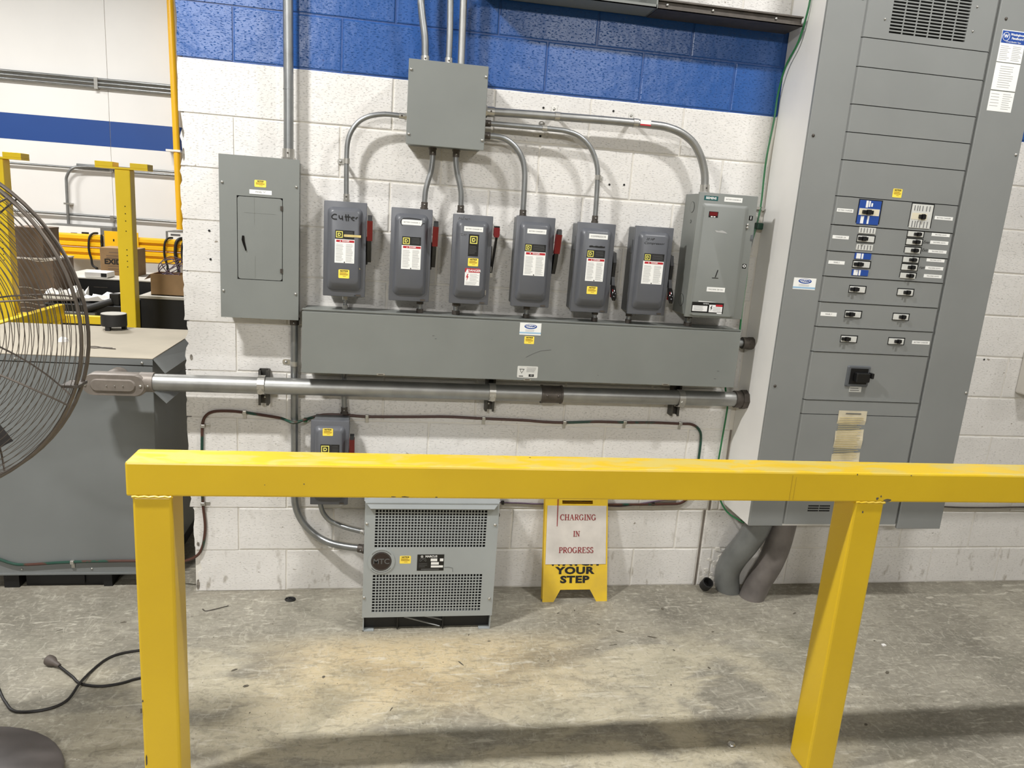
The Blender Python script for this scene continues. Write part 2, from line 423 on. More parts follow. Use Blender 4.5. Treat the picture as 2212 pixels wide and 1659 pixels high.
def text(s, x, y, z, size, m, parent, name='lettering', bold=0.0, wide=1.0, align='CENTER', rot=0.0, shear=0.0, space=1.0, cent=True):
    c = D.curves.new('t', 'FONT'); c.body = s; c.size = size; c.extrude = 0.00025; c.offset = bold; c.align_x = align
    c.align_y = 'CENTER' if cent else 'BOTTOM_BASELINE'; c.shear = shear; c.space_character = space; c.resolution_u = 3
    o = D.objects.new('t', c); COL.objects.link(o)
    bpy.context.view_layer.update()
    me = D.meshes.new_from_object(o.evaluated_get(bpy.context.evaluated_depsgraph_get()))
    D.objects.remove(o); D.curves.remove(c)
    ca, sa = math.cos(rot), math.sin(rot)
    vs = []
    for v in me.vertices:
        a, b = v.co.x * wide, v.co.y
        vs.append((x + a * ca - b * sa, y - v.co.z, z + a * sa + b * ca))
    fs = [tuple(p.vertices) for p in me.polygons]
    D.meshes.remove(me)
    b = MB(); b.v = vs; b.f = fs
    return b.build(name, m, parent)

def text_bottom(*a, **k):
    return text(*a, cent=False, **k)

def lines(x0, x1, z0, z1, y, n, m, parent, h=0.0012, seed=0, name='fine_print'):
    rnd = random.Random(seed); b = MB()
    for i in range(n):
        z = z1 - (i + 0.5) * (z1 - z0) / n
        e = x0 + (x1 - x0) * (0.72 + 0.28 * rnd.random())
        b.box(x0, e, y - 0.0003, y + 0.0003, z - h / 2, z + h / 2)
    return b.build(name, m, parent)

def plate(x0, x1, z0, z1, y, m, parent, name='label', t=0.0006, r=0.0):
    """a thin sticker or plate lying on a surface at depth y"""
    b = MB()
    if r > 0: b.prism(rrect(x0, x1, z0, z1, r, 3), 'y', y, y - t)
    else: b.box(x0, x1, y - t, y, z0, z1)
    return b.build(name, m, parent)

def screw(x, y, z, parent, r=0.006, m='silver', name='screw'):
    b = MB(); n = 10
    b.loft([[(x + rr * math.cos(2 * PI * i / n), y - d, z + rr * math.sin(2 * PI * i / n)) for i in range(n)] for rr, d in ((r, 0), (r, .0015), (r * .75, .004), (r * .3, .0052))])
    return b.build(name, m, parent, smooth=True)

def notice(x0, x1, z0, z1, y, parent, seed=1):
    """small yellow NOTICE sticker"""
    s = plate(x0, x1, z0, z1, y, 'ylabel', parent, 'notice_sticker', r=0.003)
    w, h = x1 - x0, z1 - z0; yy = y - 0.0007
    text('NOTICE', (x0 + x1) / 2, yy, z1 - h * .17, h * .24, 'ink', s, bold=0.0004)
    lines(x0 + w * .12, x1 - w * .08, z0 + h * .34, z0 + h * .70, yy, 3, 'ochre', s, h * .07, seed)
    lines(x0 + w * .4, x1 - w * .2, z0 + h * .18, z0 + h * .28, yy, 1, 'ochre', s, h * .05, seed)
    return s

def white_tag(x0, x1, z0, z1, y, txt, parent):
    s = plate(x0, x1, z0, z1, y, 'wlabel', parent, 'name_label')
    if txt: text(txt, (x0 + x1) / 2, y - 0.0007, (z0 + z1) / 2, min((z1 - z0) * .52, (x1 - x0) / max(len(txt), 1) * 1.45), 'greyink', s)
    return s

# ------------------------------------------------------------------ room shell
def structure(o):
    o['kind'] = 'structure'; return o
structure(MB().box(-9, 9, -10, 8, -0.1, 0).build('floor', 'floor'))
structure(MB().box(-9, 9, -10, 8, 6.8, 6.9).build('ceiling', 'ceil'))
structure(MB().box(-9.1, -9, -10, 8, 0, 6.8).build('wall_left', 'plain'))
structure(MB().box(9, 9.1, -10, 0.2, 0, 6.8).build('wall_right', 'plain'))
structure(MB().box(-9, 9, -10.1, -10, 0, 6.8).build('wall_front', 'plain'))
structure(MB().box(5.6, 5.7, 0.2, 8, 0, 6.8).build('wall_side', 'plain'))

# far wall: smooth panels with a blue band, each panel its own piece
wf = D.objects.new('wall_far', None); COL.objects.link(wf); wf['kind'] = 'structure'; wf.location = (-2, 7.0, 0)
edges = [-9, -6.29, -4.45, -2.62, -0.78, 1.06, 2.9, 5.6]
for a, b in zip(edges[:-1], edges[1:]):
    MB().box(a + .003, b - .003, 7.0, 7.1, 0, 2.205).build('wall_panel', 'farwall', wf)
    MB().box(a + .003, b - .003, 7.0, 7.1, 2.205, 2.505).build('band_panel', 'farblue', wf)
    MB().box(a + .003, b - .003, 7.0, 7.1, 2.505, 6.8).build('wall_panel', 'farwall', wf)
MB().box(-9, 5.6, 7.012, 7.12, 0, 6.8).build('backing', 'plain', wf)

# block wall behind everything: every block a piece, mortar recessed between them
wb = D.objects.new('wall_back', None); COL.objects.link(wb); wb['kind'] = 'structure'; wb.location = (0, 0, 0)
CZ = [0, .198, .399, .604, .807, 1.009, 1.214, 1.417, 1.622, 1.825, 2.025, 2.225, 2.423, 2.625, 2.828, 3.03]
J = 0.0055
def jagged_end(z0, z1, sev, rnd):
    """a block whose free end is chipped: outline in x-z, extruded through the wall"""
    n = 11; left = []; walk = 0.0; base = .016 if z1 < .4 else 0.0
    for i in range(n + 1):
        z = z0 + (z1 - z0) * i / n
        walk = max(0.0, min(.035, walk * .7 + rnd.gauss(sev * .5, sev)))
        left.append((base + walk, z))
    return left
mesh_cache = {}
def block_mesh(w, h, mkey, var):
    key = (round(w, 3), round(h, 3), mkey, var)
    if key in mesh_cache: return mesh_cache[key]
    rnd = random.Random(var * 31 + int(w * 1000))
    b = MB(); c = 0.0035
    # front face ring with slightly irregular edges
    nx, nz = 6, 3
    def ring(inset, y, jit):
        P = []
        for i in range(nx): P.append((inset + (w - 2 * inset) * i / nx, y, inset + rnd.uniform(-jit, jit)))
        for i in range(nz): P.append((w - inset + rnd.uniform(-jit, jit), y, inset + (h - 2 * inset) * i / nz))
        for i in range(nx): P.append((w - inset - (w - 2 * inset) * i / nx, y, h - inset + rnd.uniform(-jit, jit)))
        for i in range(nz): P.append((inset + rnd.uniform(-jit, jit), y, h - inset - (h - 2 * inset) * i / nz))
        return P
    b.loft([ring(0.0, 0.19, 0), ring(0.0, 0.006, 0.0006), ring(0.0012, 0.0015, 0.0008), ring(c + .0015, 0.0, 0.0008)])
    me = D.meshes.new('block'); me.from_pydata(b.v, [], b.f)
    bm = bmesh.new(); bm.from_mesh(me); bmesh.ops.recalc_face_normals(bm, faces=bm.faces[:]); bm.to_mesh(me); bm.free()
    me.materials.append(M[mkey]); mesh_cache[key] = me
    return me
def put_block(x0, x1, z0, z1, mkey):
    w, h = x1 - x0 - 2 * J / 2, z1 - z0 - J
    if w < 0.02: return
    o = D.objects.new('block', block_mesh(w, h, mkey, random.randint(0, 3))); COL.objects.link(o)
    o.location = (x0 + J / 2, random.uniform(-0.0012, 0.0006), z0 + J / 2); o.parent = wb
def cj(z): return 2.368 + .090 * max(0.0, min(1.0, (z - .42) / .33))      # control joint, stepping over at mid height
rnd = random.Random(3)
for r in range(len(CZ) - 1):
    z0, z1 = CZ[r], CZ[r + 1]
    mk = 'blue' if 11 <= r <= 12 else 'white'
    xs = [0.0]; x = 0.4064 if r % 2 == 0 else 0.2032
    while x < 6.2: xs.append(x); x += 0.4064
    xs.append(6.4)
    for a, b in zip(xs[:-1], xs[1:]):
        if a == 0.0:      # chipped free end
            sev = 0.009 if r <= 1 else (0.005 if r in (2, 5, 8, 9) else 0.0016)
            L = jagged_end(z0 + J / 2, z1 - J / 2, sev, rnd)
            bb = b - J / 2
            poly = [(bb, z1 - J / 2)] + list(reversed(L)) + [(bb, z0 + J / 2)]
            MB().prism(poly, 'y', 0.0, 0.19).build('block', mk, wb)
            continue
        CJ = cj((z0 + z1) / 2)
        if a < CJ < b:
            if CJ - a > .03: put_block(a, CJ - .004, z0, z1, mk)
            if b - CJ > .03: put_block(CJ + .008, b, z0, z1, mk)
            continue
        put_block(a, b, z0, z1, mk)
def mortar_slab(z0, z1, m):
    CJ = 2.37 if z1 < .7 else 2.46
    MB().box(0.02, CJ - .003, 0.0035, 0.185, z0, z1).build('mortar', m, wb)
    MB().box(CJ + .007, 6.4, 0.0035, 0.185, z0, z1).build('mortar', m, wb)
mortar_slab(0, .399, 'wmortar'); mortar_slab(.399, 2.221, 'wmortar'); mortar_slab(2.221, 2.628, 'bmortar'); mortar_slab(2.628, 3.03, 'wmortar')
for r in range(len(CZ) - 1):
    c_ = cj((CZ[r] + CZ[r + 1]) / 2); MB().box(c_ - .003, c_ + .007, 0.002, 0.184, CZ[r], CZ[r + 1]).build('joint_sealant', 'cast' if r < 4 else ('wmortar' if r < 11 or r > 12 else 'bmortar'), wb)
MB().box(0.0, 9, 0.0, 0.19, 3.03, 6.8).build('upper_wall', 'plain', wb)
MB().box(6.4, 9, 0.0, 0.19, 0, 3.03).build('end_wall', 'plain', wb)
# bare concrete showing through at the chipped foot of the wall end
for (xa, za, w, h) in ((0.018, 0.005, 0.016, 0.05), (0.024, 0.215, 0.012, 0.025), (0.014, 1.05, 0.014, 0.025), (0.006, 1.93, 0.010, 0.04), (0.006, 1.84, 0.010, 0.06)):
    P = [(xa + .004 + w * (0.5 + 0.5 * math.cos(t) * rnd.uniform(.6, 1.1)), za + h * (0.5 + 0.5 * math.sin(t) * rnd.uniform(.6, 1.1))) for t in [2 * PI * k / 9 for k in range(9)]]
    MB().prism(P, 'y', -0.0016, 0.004).build('bare_patch', 'rawblock', wb)
# drilled holes left in the blocks
for (hx, hz) in ((.105, 1.582), (.108, 1.469), (1.424, 2.167), (1.42, 2.055), (1.722, 2.181), (1.735, 1.884), (1.80, 1.888), (3.72, 1.20), (3.66, 1.12)):
    MB().cyl((hx, -0.0022, hz), (hx, 0.002, hz), 0.0045, 10).build('drilled_hole', 'dark', wb)
# crumbling plaster near the floor pipes
for k in range(16):
    px = rnd.uniform(2.40, 2.50); pz = rnd.uniform(0.02, 0.20); s = rnd.uniform(.008, .02)
    P = [(px + s * math.cos(t) * rnd.uniform(.6, 1.2), pz + s * .8 * math.sin(t) * rnd.uniform(.6, 1.2)) for t in [2 * PI * q / 7 for q in range(7)]]
    MB().prism(P, 'y', -rnd.uniform(.003, .009), 0.002).build('plaster_flake', 'wmortar', wb)

# ------------------------------------------------------------------ conduits
def tube3(pts_xz, y, r, name, m, parent, n=14, per=6, smooth_path=True):
    pts = [(p[0], p[2] if len(p) > 2 else y, p[1]) for p in pts_xz]
    if smooth_path and len(pts) > 2: pts = catmull(pts, per)
    return MB().tube(pts, r, n).build(name, m, parent, smooth=True)

def collar(p0, p1, r, parent, m='silver', name='connector'):
    o = MB().cyl(p0, p1, r, 14).build(name, m, parent, smooth=True)
    return o

def strap(x, y, z, r, parent, along='x', tab=0.05, side=1, m='silver'):
    """one-hole strap: half ring over the tube and a flat ear screwed to the wall"""
    b = MB(); w = 0.010; n = 10; t = 0.0022
    def ring(rr):
        P = []
        for k in range(n + 1):
            a = -PI * 0.02 + PI * 1.04 * k / n
            P.append((rr * math.cos(a), -rr * math.sin(a)))
        return P
    outer, inner = ring(r + t), ring(r + 0.0004)
    loops = []
    for (u, v), (u2, v2) in zip(outer, inner):
        if along == 'x': loops.append([(x - w, y + v, z + u), (x + w, y + v, z + u), (x + w, y + v2, z + u2), (x - w, y + v2, z + u2)])
        else: loops.append([(x + u, y + v, z - w), (x + u, y + v, z + w), (x + u2, y + v2, z + w), (x + u2, y + v2, z - w)])
    b.loft(loops)
    yw = -0.0005
    if along == 'x':
        b.box(x - w, x + w, y, yw, z + side * r, z + side * (r + t)); b.prism(rrect(x - w * 1.1, x + w * 1.1, *(sorted((z + side * r, z + side * (r + tab)))), .008, 3), 'y', yw, yw - t)
    else:
        b.box(x + side * r, x + side * (r + t), y, yw, z - w, z + w); b.prism(rrect(*(sorted((x + side * r, x + side * (r + tab)))), z - w * 1.1, z + w * 1.1, .008, 3), 'y', yw, yw - t)
    o = b.build('strap', m, parent)
    if along == 'x': screw(x, yw - t, z + side * (r + tab * .6), o, .006)
    else: screw(x + side * (r + tab * .6), yw - t, z, o, .006)
    return o

def conduit(label, pts, y, r, ends=(1, 1), straps=(), m='galv', em='silver', er=1.22, el=.03, group=None):
    p0 = pts[0]
    t = thing('conduit', (p0[0], y, p0[1]), label, 'conduit', group)
    tube3(pts, y, r, 'tube', m, t)
    def end(i, j):
        a = Vector((pts[i][0], pts[i][2] if len(pts[i]) > 2 else y, pts[i][1])); b = Vector((pts[j][0], pts[j][2] if len(pts[j]) > 2 else y, pts[j][1]))
        d = (b - a).normalized()
        c = MB().cyl(a, a + d * el, r * er, 14)
        c.cyl(a + d * el * .0, a + d * el * .28, r * (er + .22), 8)
        o = c.build('connector', em, t, smooth=True)
        s = a + d * el * .65
        screw(s.x, s.y - r * er + .001, s.z, o, .0035, 'darksteel' if em == 'silver' else 'silver')
    if ends[0]: end(0, 1)
    if ends[1]: end(-1, -2)
    for s in straps: strap(*s, parent=t) if isinstance(s, tuple) else strap(parent=t, **s)
    return t

conduit('tall grey conduit rising from the top of the wide load centre box', [(.418, 1.872), (.4175, 2.1), (.414, 2.46), (.411, 3.03)], -.06, .019, (1, 0), el=.045)
for o in [COL.objects[-1]]: pass
tallc = [o for o in COL.objects if o.name == 'conduit'][0]
collar((.4165, -.06, 2.135), (.4163, -.06, 2.139), .0202, tallc, 'galv', 'coupling_seam')
conduit('first and most bent of three conduits entering the square box from above', [(.931, 2.270), (.929, 2.31), (.925, 2.37), (.908, 2.47), (.905, 2.55), (.904, 3.03)], -.08, .0140, (1, 0), el=.032)
conduit('middle one of three conduits entering the square box from above', [(1.021, 2.270), (1.020, 2.4), (1.016, 2.52), (1.0, 3.03)], -.08, .0125, (1, 0), el=.034)
conduit('conduit nearest the wall stripe end of the three above the square box', [(1.070, 2.270), (1.069, 2.36), (1.0665, 2.52), (1.06, 3.03)], -.08, .0140, (0, 0), m='galv2')
conduit('conduit arching from the square box down to the switch marked Cutter', [(.868, 2.076), (.80, 2.078), (.76, 2.074), (.72, 2.063), (.685, 2.042), (.660, 2.01), (.645, 1.972), (.640, 1.92), (.641, 1.80), (.643, 1.733)], -.065, .0098, (1, 1),
        (dict(x=.6405, y=-.065, z=1.889, r=.0098, along='z', tab=.03, side=-1),))
conduit('thick topmost conduit running from the square box to the wide light grey switch', [(1.172, 2.122), (1.311, 2.126), (1.657, 2.132), (1.88, 2.132), (1.95, 2.126), (2.01, 2.108), (2.062, 2.075), (2.10, 2.025), (2.125, 1.966), (2.134, 1.92), (2.138, 1.872)], -.07, .0165, (1, 1),
        (dict(x=1.469, y=-.07, z=2.129, r=.0165, along='x', tab=.034, side=1), dict(x=1.80, y=-.07, z=2.133, r=.0165, along='x', tab=.034, side=1)), m='galv2', el=.04)
bigc = [o for o in COL.objects if o.name.startswith('conduit')][-1]
MB().box(1.817, 1.862, -.0872, -.0855, 2.129, 2.146).build('pipe_label', 'wlabel', bigc)
MB().box(1.817, 1.862, -.0878, -.0855, 2.124, 2.130).build('pipe_label_stripe', 'rlabel', bigc)
conduit('middle conduit from the square box bending down to the switch with a black marked cover', [(1.172, 2.078), (1.277, 2.079), (1.467, 2.079), (1.52, 2.075), (1.565, 2.063), (1.605, 2.036), (1.635, 1.998), (1.655, 1.95), (1.662, 1.90), (1.666, 1.80), (1.667, 1.720)], -.07, .0105, (1, 1),
        (dict(x=1.421, y=-.07, z=2.079, r=.0105, along='x', tab=-.005 + .03, side=1), dict(x=1.663, y=-.07, z=1.905, r=.0105, along='z', tab=.03, side=1)), em='darksteel')
conduit('short conduit curving from the square box side to the fourth slate switch', [(1.172, 2.031), (1.235, 2.031), (1.275, 2.020), (1.31, 1.995), (1.337, 1.958), (1.351, 1.915), (1.356, 1.86), (1.358, 1.722)], -.07, .0115, (1, 1), em='darksteel')
conduit('kinked conduit under the square box leading to the second slate switch', [(.975, 1.968), (.976, 1.92), (.971, 1.872), (.960, 1.83), (.953, 1.79), (.951, 1.724)], -.07, .0110, (1, 1), em='darksteel')
conduit('kinked conduit under the square box leading to the third slate switch', [(1.069, 1.968), (1.070, 1.92), (1.078, 1.875), (1.091, 1.83), (1.098, 1.79), (1.100, 1.722)], -.07, .0110, (1, 1), em='darksteel')
conduit('long vertical conduit below the load centre curving low into the transformer', [(.440, 1.252), (.441, 1.0), (.444, .626), (.444, .47), (.455, .40), (.485, .338), (.535, .287, -.035), (.595, .262, -.06), (.665, .257, -.09), (.7555, .258, -.12)], -.030, .0152, (1, 1),
        (dict(x=.4405, y=-.030, z=1.058, r=.0155, along='z', tab=.036, side=-1),), m='strut' if False else 'galv', em='darksteel', el=.03)
conduit('thin conduit from the long trough down to the small switch', [(.645, 1.048), (.647, .95), (.650, .845)], -.030, .0115, (0, 1), em='darksteel')
conduit('small conduit curving from the low switch into the transformer side', [(.555, .462), (.560, .43), (.572, .398), (.598, .366), (.636, .346), (.68, .338, -.08), (.7555, .336, -.12)], -.06, .0105, (0, 1), el=.02)
# short nipples under the switches
for (nx, zt, zb, lab, rr) in ((.646, 1.36, 1.304, 'short nipple under the switch marked Cutter', .010), (.951, 1.358, 1.304, 'short nipple under the second slate switch', .0125), (1.102, 1.358, 1.304, 'short nipple under the tall handled third switch', .0145),
                              (1.404, 1.358, 1.304, 'short nipple under the fourth slate switch', .0125), (1.706, 1.352, 1.304, 'short nipple under the fifth slate switch', .0125), (1.859, 1.352, 1.304, 'short nipple under the compressor switch', .0125), (2.134, 1.358, 1.304, 'short nipple under the wide light grey switch', .016)):
    t = thing('nipple', (nx, -.07, zb), lab, 'pipe fitting', 'short nipples between switches and trough')
    MB().cyl((nx, -.07, zb), (nx, -.07, zt), rr * .8, 14).build('tube', 'galv', t, smooth=True)
    for a, b in ((zb, zb + .016), (zt - .018, zt)):
        o = MB().cyl((nx, -.07, a), (nx, -.07, b), rr * 1.15, 8).build('locknut', 'silver' if nx < .7 else 'darksteel', t)
    screw(nx - .002, -.07 - rr * .8, (zb + zt) / 2 + .004, t, .0035)

# long heavy horizontal conduit with its LB fitting
hc = thing('heavy_conduit', (1.15, -.0805, .976), 'thick horizontal conduit under the long trough ending at a cast fitting', 'conduit')
MB().tube([(-.115, -.0805, .970), (1.52, -.0805, .974)], .0350, 24).build('tube', 'galv2', hc, smooth=True)
MB().tube([(1.55, -.0805, .974), (2.405, -.0805, .978)], .0335, 24).build('tube', 'galv2', hc, smooth=True)
cp = MB().cyl((1.495, -.0805, .973), (1.584, -.0805, .973), .0385, 24).build('coupling', 'darksteel', hc, smooth=True)
MB().cyl((1.492, -.0805, .973), (1.500, -.0805, .973), .041, 24).cyl((1.579, -.0805, .973), (1.587, -.0805, .973), .041, 24).build('coupling_rim', 'darksteel', hc, smooth=True)
for sx in (1.515, 1.565): screw(sx, -.1185, .975, cp, .006, 'darksteel')
ec = MB().cyl((2.398, -.0805, .978), (2.43, -.0805, .978), .039, 22).cyl((2.43, -.0805, .978), (2.456, -.0805, .978), .045, 8).build('end_connector', 'darksteel', hc, smooth=True)
# LB body: rounded long box, front cover with raised panel and screws
lb = MB()
def obl(x0, x1, z0, z1, y, r): return [(p[0], y, p[1]) for p in rrect(x0, x1, z0, z1, r, 6)]
lb.loft([obl(-.345, -.135, .922, 1.002, -.06, .035), obl(-.352, -.1185, .918, 1.006, -.0655, .038), obl(-.352, -.1185, .918, 1.006, -.1125, .040), obl(-.350, -.130, .920, 1.004, -.1185, .040)])
lb.cyl((-.15, -.0805, .970), (-.098, -.0805, .970), .040, 22)
lb.cyl((-.27, -.0805, .962), (-.27, .0385, .962), .040, 20)
lbo = lb.build('lb_body', 'cast', hc, smooth=True)
cv = MB().loft([obl(-.354, -.126, .921, 1.003, -.1185, .040), obl(-.354, -.126, .921, 1.003, -.1215, .040)]).loft([obl(-.325, -.155, .937, .987, -.1215, .025), obl(-.320, -.160, .941, .983, -.1275, .021)]).build('lb_cover', 'cast', hc, smooth=True)
screw(-.343, -.1215, .962, cv, .006); screw(-.139, -.1215, .962, cv, .006); screw(-.112, -.1185, .962, hc, .0045)
for k, xx in enumerate((-.262, -.232, -.202)): screw(xx, -.1275, .962, cv, .0025)
stub = thing('pipe_stub', (2.40, -.07, 1.238), 'short pipe stub between the trough end and the white panelboard side', 'pipe fitting')
MB().cyl((2.352, -.07, 1.237), (2.418, -.07, 1.238), .0165, 16).build('tube', 'galv', stub, smooth=True)
MB().cyl((2.404, -.07, 1.238), (2.430, -.07, 1.238), .027, 16).cyl((2.430, -.07, 1.238), (2.455, -.07, 1.238), .0285, 8).build('bushing', 'darksteel', stub, smooth=True)

# strut brackets carrying the heavy conduit
for (sx, zt, zb, lab) in ((.318, 1.027, .876, 'steel strut bracket holding the heavy conduit below the load centre'), (1.276, 1.035, .877, 'steel strut bracket holding the heavy conduit under the sticker of the trough'), (2.137, 1.035, .880, 'steel strut bracket holding the heavy conduit near the panelboard')):
    t = thing('strut_bracket', (sx, 0, zb), lab, 'bracket', 'strut brackets under the trough')
    w = .0205; b = MB()
    b.box(sx - w, sx + w, -.004, -.0005, zb, zt); b.box(sx - w, sx - w + .003, -.041, -.004, zb, zt); b.box(sx + w - .003, sx + w, -.041, -.004, zb, zt)
    b.box(sx - w, sx - w + .010, -.044, -.041, zb, zt); b.box(sx + w - .010, sx + w, -.044, -.041, zb, zt)
    b.build('channel', 'strut', t)
    MB().box(sx - .012, sx + .012, -.0055, -.004, zb + .015, zb + .045).build('slot_plate', 'darksteel', t)
    screw(sx, -.0055, zb + .03, t, .008)
    # clamp halves around the pipe
    c = MB(); R = .037; loops = []
    for k in range(17):
        a = -PI * .5 + PI * 2 * .5 * k / 16 + PI * .5
        a = math.radians(-20 + 220 * k / 16)
        cy, cz = -.0805 - R * math.sin(a), .974 + R * math.cos(a)
        cy2, cz2 = -.0805 - (R + .003) * math.sin(a), .974 + (R + .003) * math.cos(a)
        loops.append([(sx - .014, cy, cz), (sx + .014, cy, cz), (sx + .014, cy2, cz2), (sx - .014, cy2, cz2)])
    c.loft(loops)
    c.box(sx - .014, sx + .014, -.06, -.044, .974 - R - .006, .974 - R - .003)
    c.build('pipe_clamp', 'silver', t)
    MB().cyl((sx, -.1255, .962), (sx, -.1105, .962), .007, 6).cyl((sx, -.1215, .953), (sx, -.1125, .953), .011, 12).build('clamp_bolt', 'silver', t)

# ------------------------------------------------------------------ boxes on the wall
def bx_frame(t, x0, x1, z0, z1, d, m, name='enclosure', c=.0025):
    return MB().box(x0, x1, -d, -.0008, z0, z1, c).build(name, m, t)

# load centre
lc = thing('load_center', (.317, 0, 1.254), 'wide light grey load centre box with a flush latched door', 'electrical panel')
bx_frame(lc, .178, .458, 1.262, 1.868, .092, 'grey', 'tub')
fr = MB(); y1, y0 = -.0935, -.1
DX0, DX1, DZ0, DZ1 = .232, .401, 1.407, 1.726
fr.box(.166, DX0 - .0015, y0, y1, 1.252, 1.877); fr.box(DX1 + .0015, .464, y0, y1, 1.252, 1.877)
fr.box(DX0 - .0015, DX1 + .0015, y0, y1, DZ1 + .0015, 1.877); fr.box(DX0 - .0015, DX1 + .0015, y0, y1, 1.252, DZ0 - .0015)
fr.build('cover_frame', 'grey', lc)
dr = MB().prism(rrect(DX0 + .001, DX1 - .001, DZ0 + .001, DZ1 - .001, .010, 4), 'y', -.093, -.0998).build('door', 'grey', lc)
MB().prism(rrect(DX0 - .0012, DX1 + .0012, DZ0 - .0012, DZ1 + .0012, .006, 4), 'y', -.0925, -.0945).build('door_gap', 'dark', lc)
for zz in (1.690, 1.447): MB().box(.393, .399, -.104, -.0985, zz - .008, zz + .008).cyl((.401, -.1015, zz - .009), (.401, -.1015, zz + .009), .0022, 8).build('hinge', 'darksteel', dr)
MB().prism([(.250, 1.576), (.257, 1.576), (.258, 1.558), (.266, 1.520), (.262, 1.518), (.252, 1.545), (.248, 1.560)], 'y', -.0995, -.104).build('latch', 'blackgloss', dr)
MB().box(.2955, .2965, -.1002, -.0995, 1.62, 1.725).box(.2975, .2985, -.1002, -.0995, 1.415, 1.50).box(.258, .375, -.1002, -.0995, 1.664, 1.6648).build('door_crease', 'panel_edge', dr)
for sx, sz in ((.178, 1.773), (.453, 1.775), (.177, 1.358), (.453, 1.358)): screw(sx, -.1, sz, lc, .0055)
MB().cyl((.4585, -.055, 1.78), (.4596, -.055, 1.78), .030, 24).build('knockout', 'dark', lc)
MB().cyl((.4590, -.055, 1.78), (.4602, -.055, 1.78), .0275, 24).build('knockout_disc', 'grey', lc)
notice(.297, .340, 1.764, 1.790, -.1, lc)
white_tag(.278, .361, 1.737, 1.753, -.1, 'PANEL "V"', lc)

# square junction box
jb = thing('junction_box', (1.02, 0, 1.962), 'square grey junction box where all the upper conduits meet', 'electrical box')
bx_frame(jb, .876, 1.166, 1.972, 2.270, .144, 'grey', 'tub')
MB().box(.867, 1.171, -.150, -.145, 1.966, 2.276, .0018).build('cover', 'grey', jb)
for sx, sz in ((.877, 2.238), (1.163, 2.238), (.877, 2.004), (1.162, 2.004)): screw(sx, -.15, sz, jb, .006)

# long trough
tr = thing('wireway_trough', (1.42, 0, 1.047), 'long light grey wiring trough mounted under the row of switches', 'wireway')
MB().box(.488, 2.352, -.145, -.001, 1.050, 1.303, .002).build('trough_body', 'grey', tr)
MB().box(.484, 2.354, -.150, -.1455, 1.047, 1.297, .0015).box(.484, 2.354, -.150, -.120, 1.3035, 1.3065).build('trough_cover', 'grey', tr)
for sx in (.800, 1.414, 2.032):
    a = MB().prism(rrect(sx - .017, sx + .017, 1.0475, 1.0555, .0035, 3), 'y', -.1500, -.1535).build('quarter_turn_latch', 'silver', tr)
    MB().box(sx - .010, sx + .010, -.1545, -.1535, 1.050, 1.053).build('latch_slot', 'darksteel', a)
st = plate(1.366, 1.457, 1.243, 1.294, -.150, 'wlabel', tr, 'contractor_sticker')
def oval_logo(cx, cz, w, h, y, p):
    b = MB(); n = 28
    o = [(cx + w * math.cos(2 * PI * i / n), cz + h * math.sin(2 * PI * i / n)) for i in range(n)]
    q = [(cx + .004 * w + w * .86 * math.cos(2 * PI * i / n), cz + h * .15 + h * .72 * math.sin(2 * PI * i / n)) for i in range(n)]
    for i in range(n):
        j = (i + 1) % n
        b.add([(o[i][0], y, o[i][1]), (o[j][0], y, o[j][1]), (q[j][0], y, q[j][1]), (q[i][0], y, q[i][1])], [(0, 1, 2, 3)])
    b.build('oval_logo', 'bluelabel', p)
oval_logo(1.412, 1.279, .027, .0105, -.1508, st)
text('DYNAMO', 1.412, -.1508, 1.2805, .011, 'bluelabel', st, bold=.0004)
MB().box(1.366, 1.457, -.1509, -.1505, 1.249, 1.255).build('sticker_band', 'lightblue', st)
lines(1.39, 1.43, 1.257, 1.267, -.1508, 2, 'lightink', st, .0014)
notice(1.389, 1.431, 1.205, 1.237, -.150, tr)
wl = plate(1.369, 1.457, 1.059, 1.109, -.150, 'offwhite', tr, 'warning_plate', r=.004)
MB().prism([(1.377, 1.097), (1.399, 1.097), (1.388, 1.077)], 'y', -.1504, -.1509).build('warning_triangle', 'ink', wl)
MB().prism([(1.3805, 1.0945), (1.3955, 1.0945), (1.388, 1.0805)], 'y', -.1508, -.1512).build('triangle_centre', 'offwhite', wl)
lines(1.408, 1.452, 1.083, 1.105, -.1508, 4, 'greyink', wl, .0012)
MB().box(1.419, 1.441, -.1511, -.1505, 1.064, 1.075).build('black_field', 'ink', wl)
text('13', 1.430, -.1513, 1.0695, .010, 'whiteink', wl)
MB().box(1.377, 1.395, -.1511, -.1505, 1.064, 1.067).build('caption_bar', 'ink', wl)
sc_ = catmull([(1.401, -.1503, 1.148), (1.43, -.1503, 1.164), (1.465, -.1503, 1.178), (1.507, -.1503, 1.184)], 6)
MB().tube(sc_, .0009, 5).build('scratch', 'dimink', tr)
for (sx, sz, w, a) in ((1.008, 1.222, .008, .1), (1.018, 1.210, .006, -.5), (1.252, 1.217, .002, 1.4), (1.723, 1.081, .004, 0), (2.27, 1.12, .01, 1.5), (2.26, 1.085, .01, .2)):
    MB().box(sx - w / 2, sx + w / 2, -.1505, -.150, sz - .0012, sz + .0012).build('scuff', 'dimink', tr)

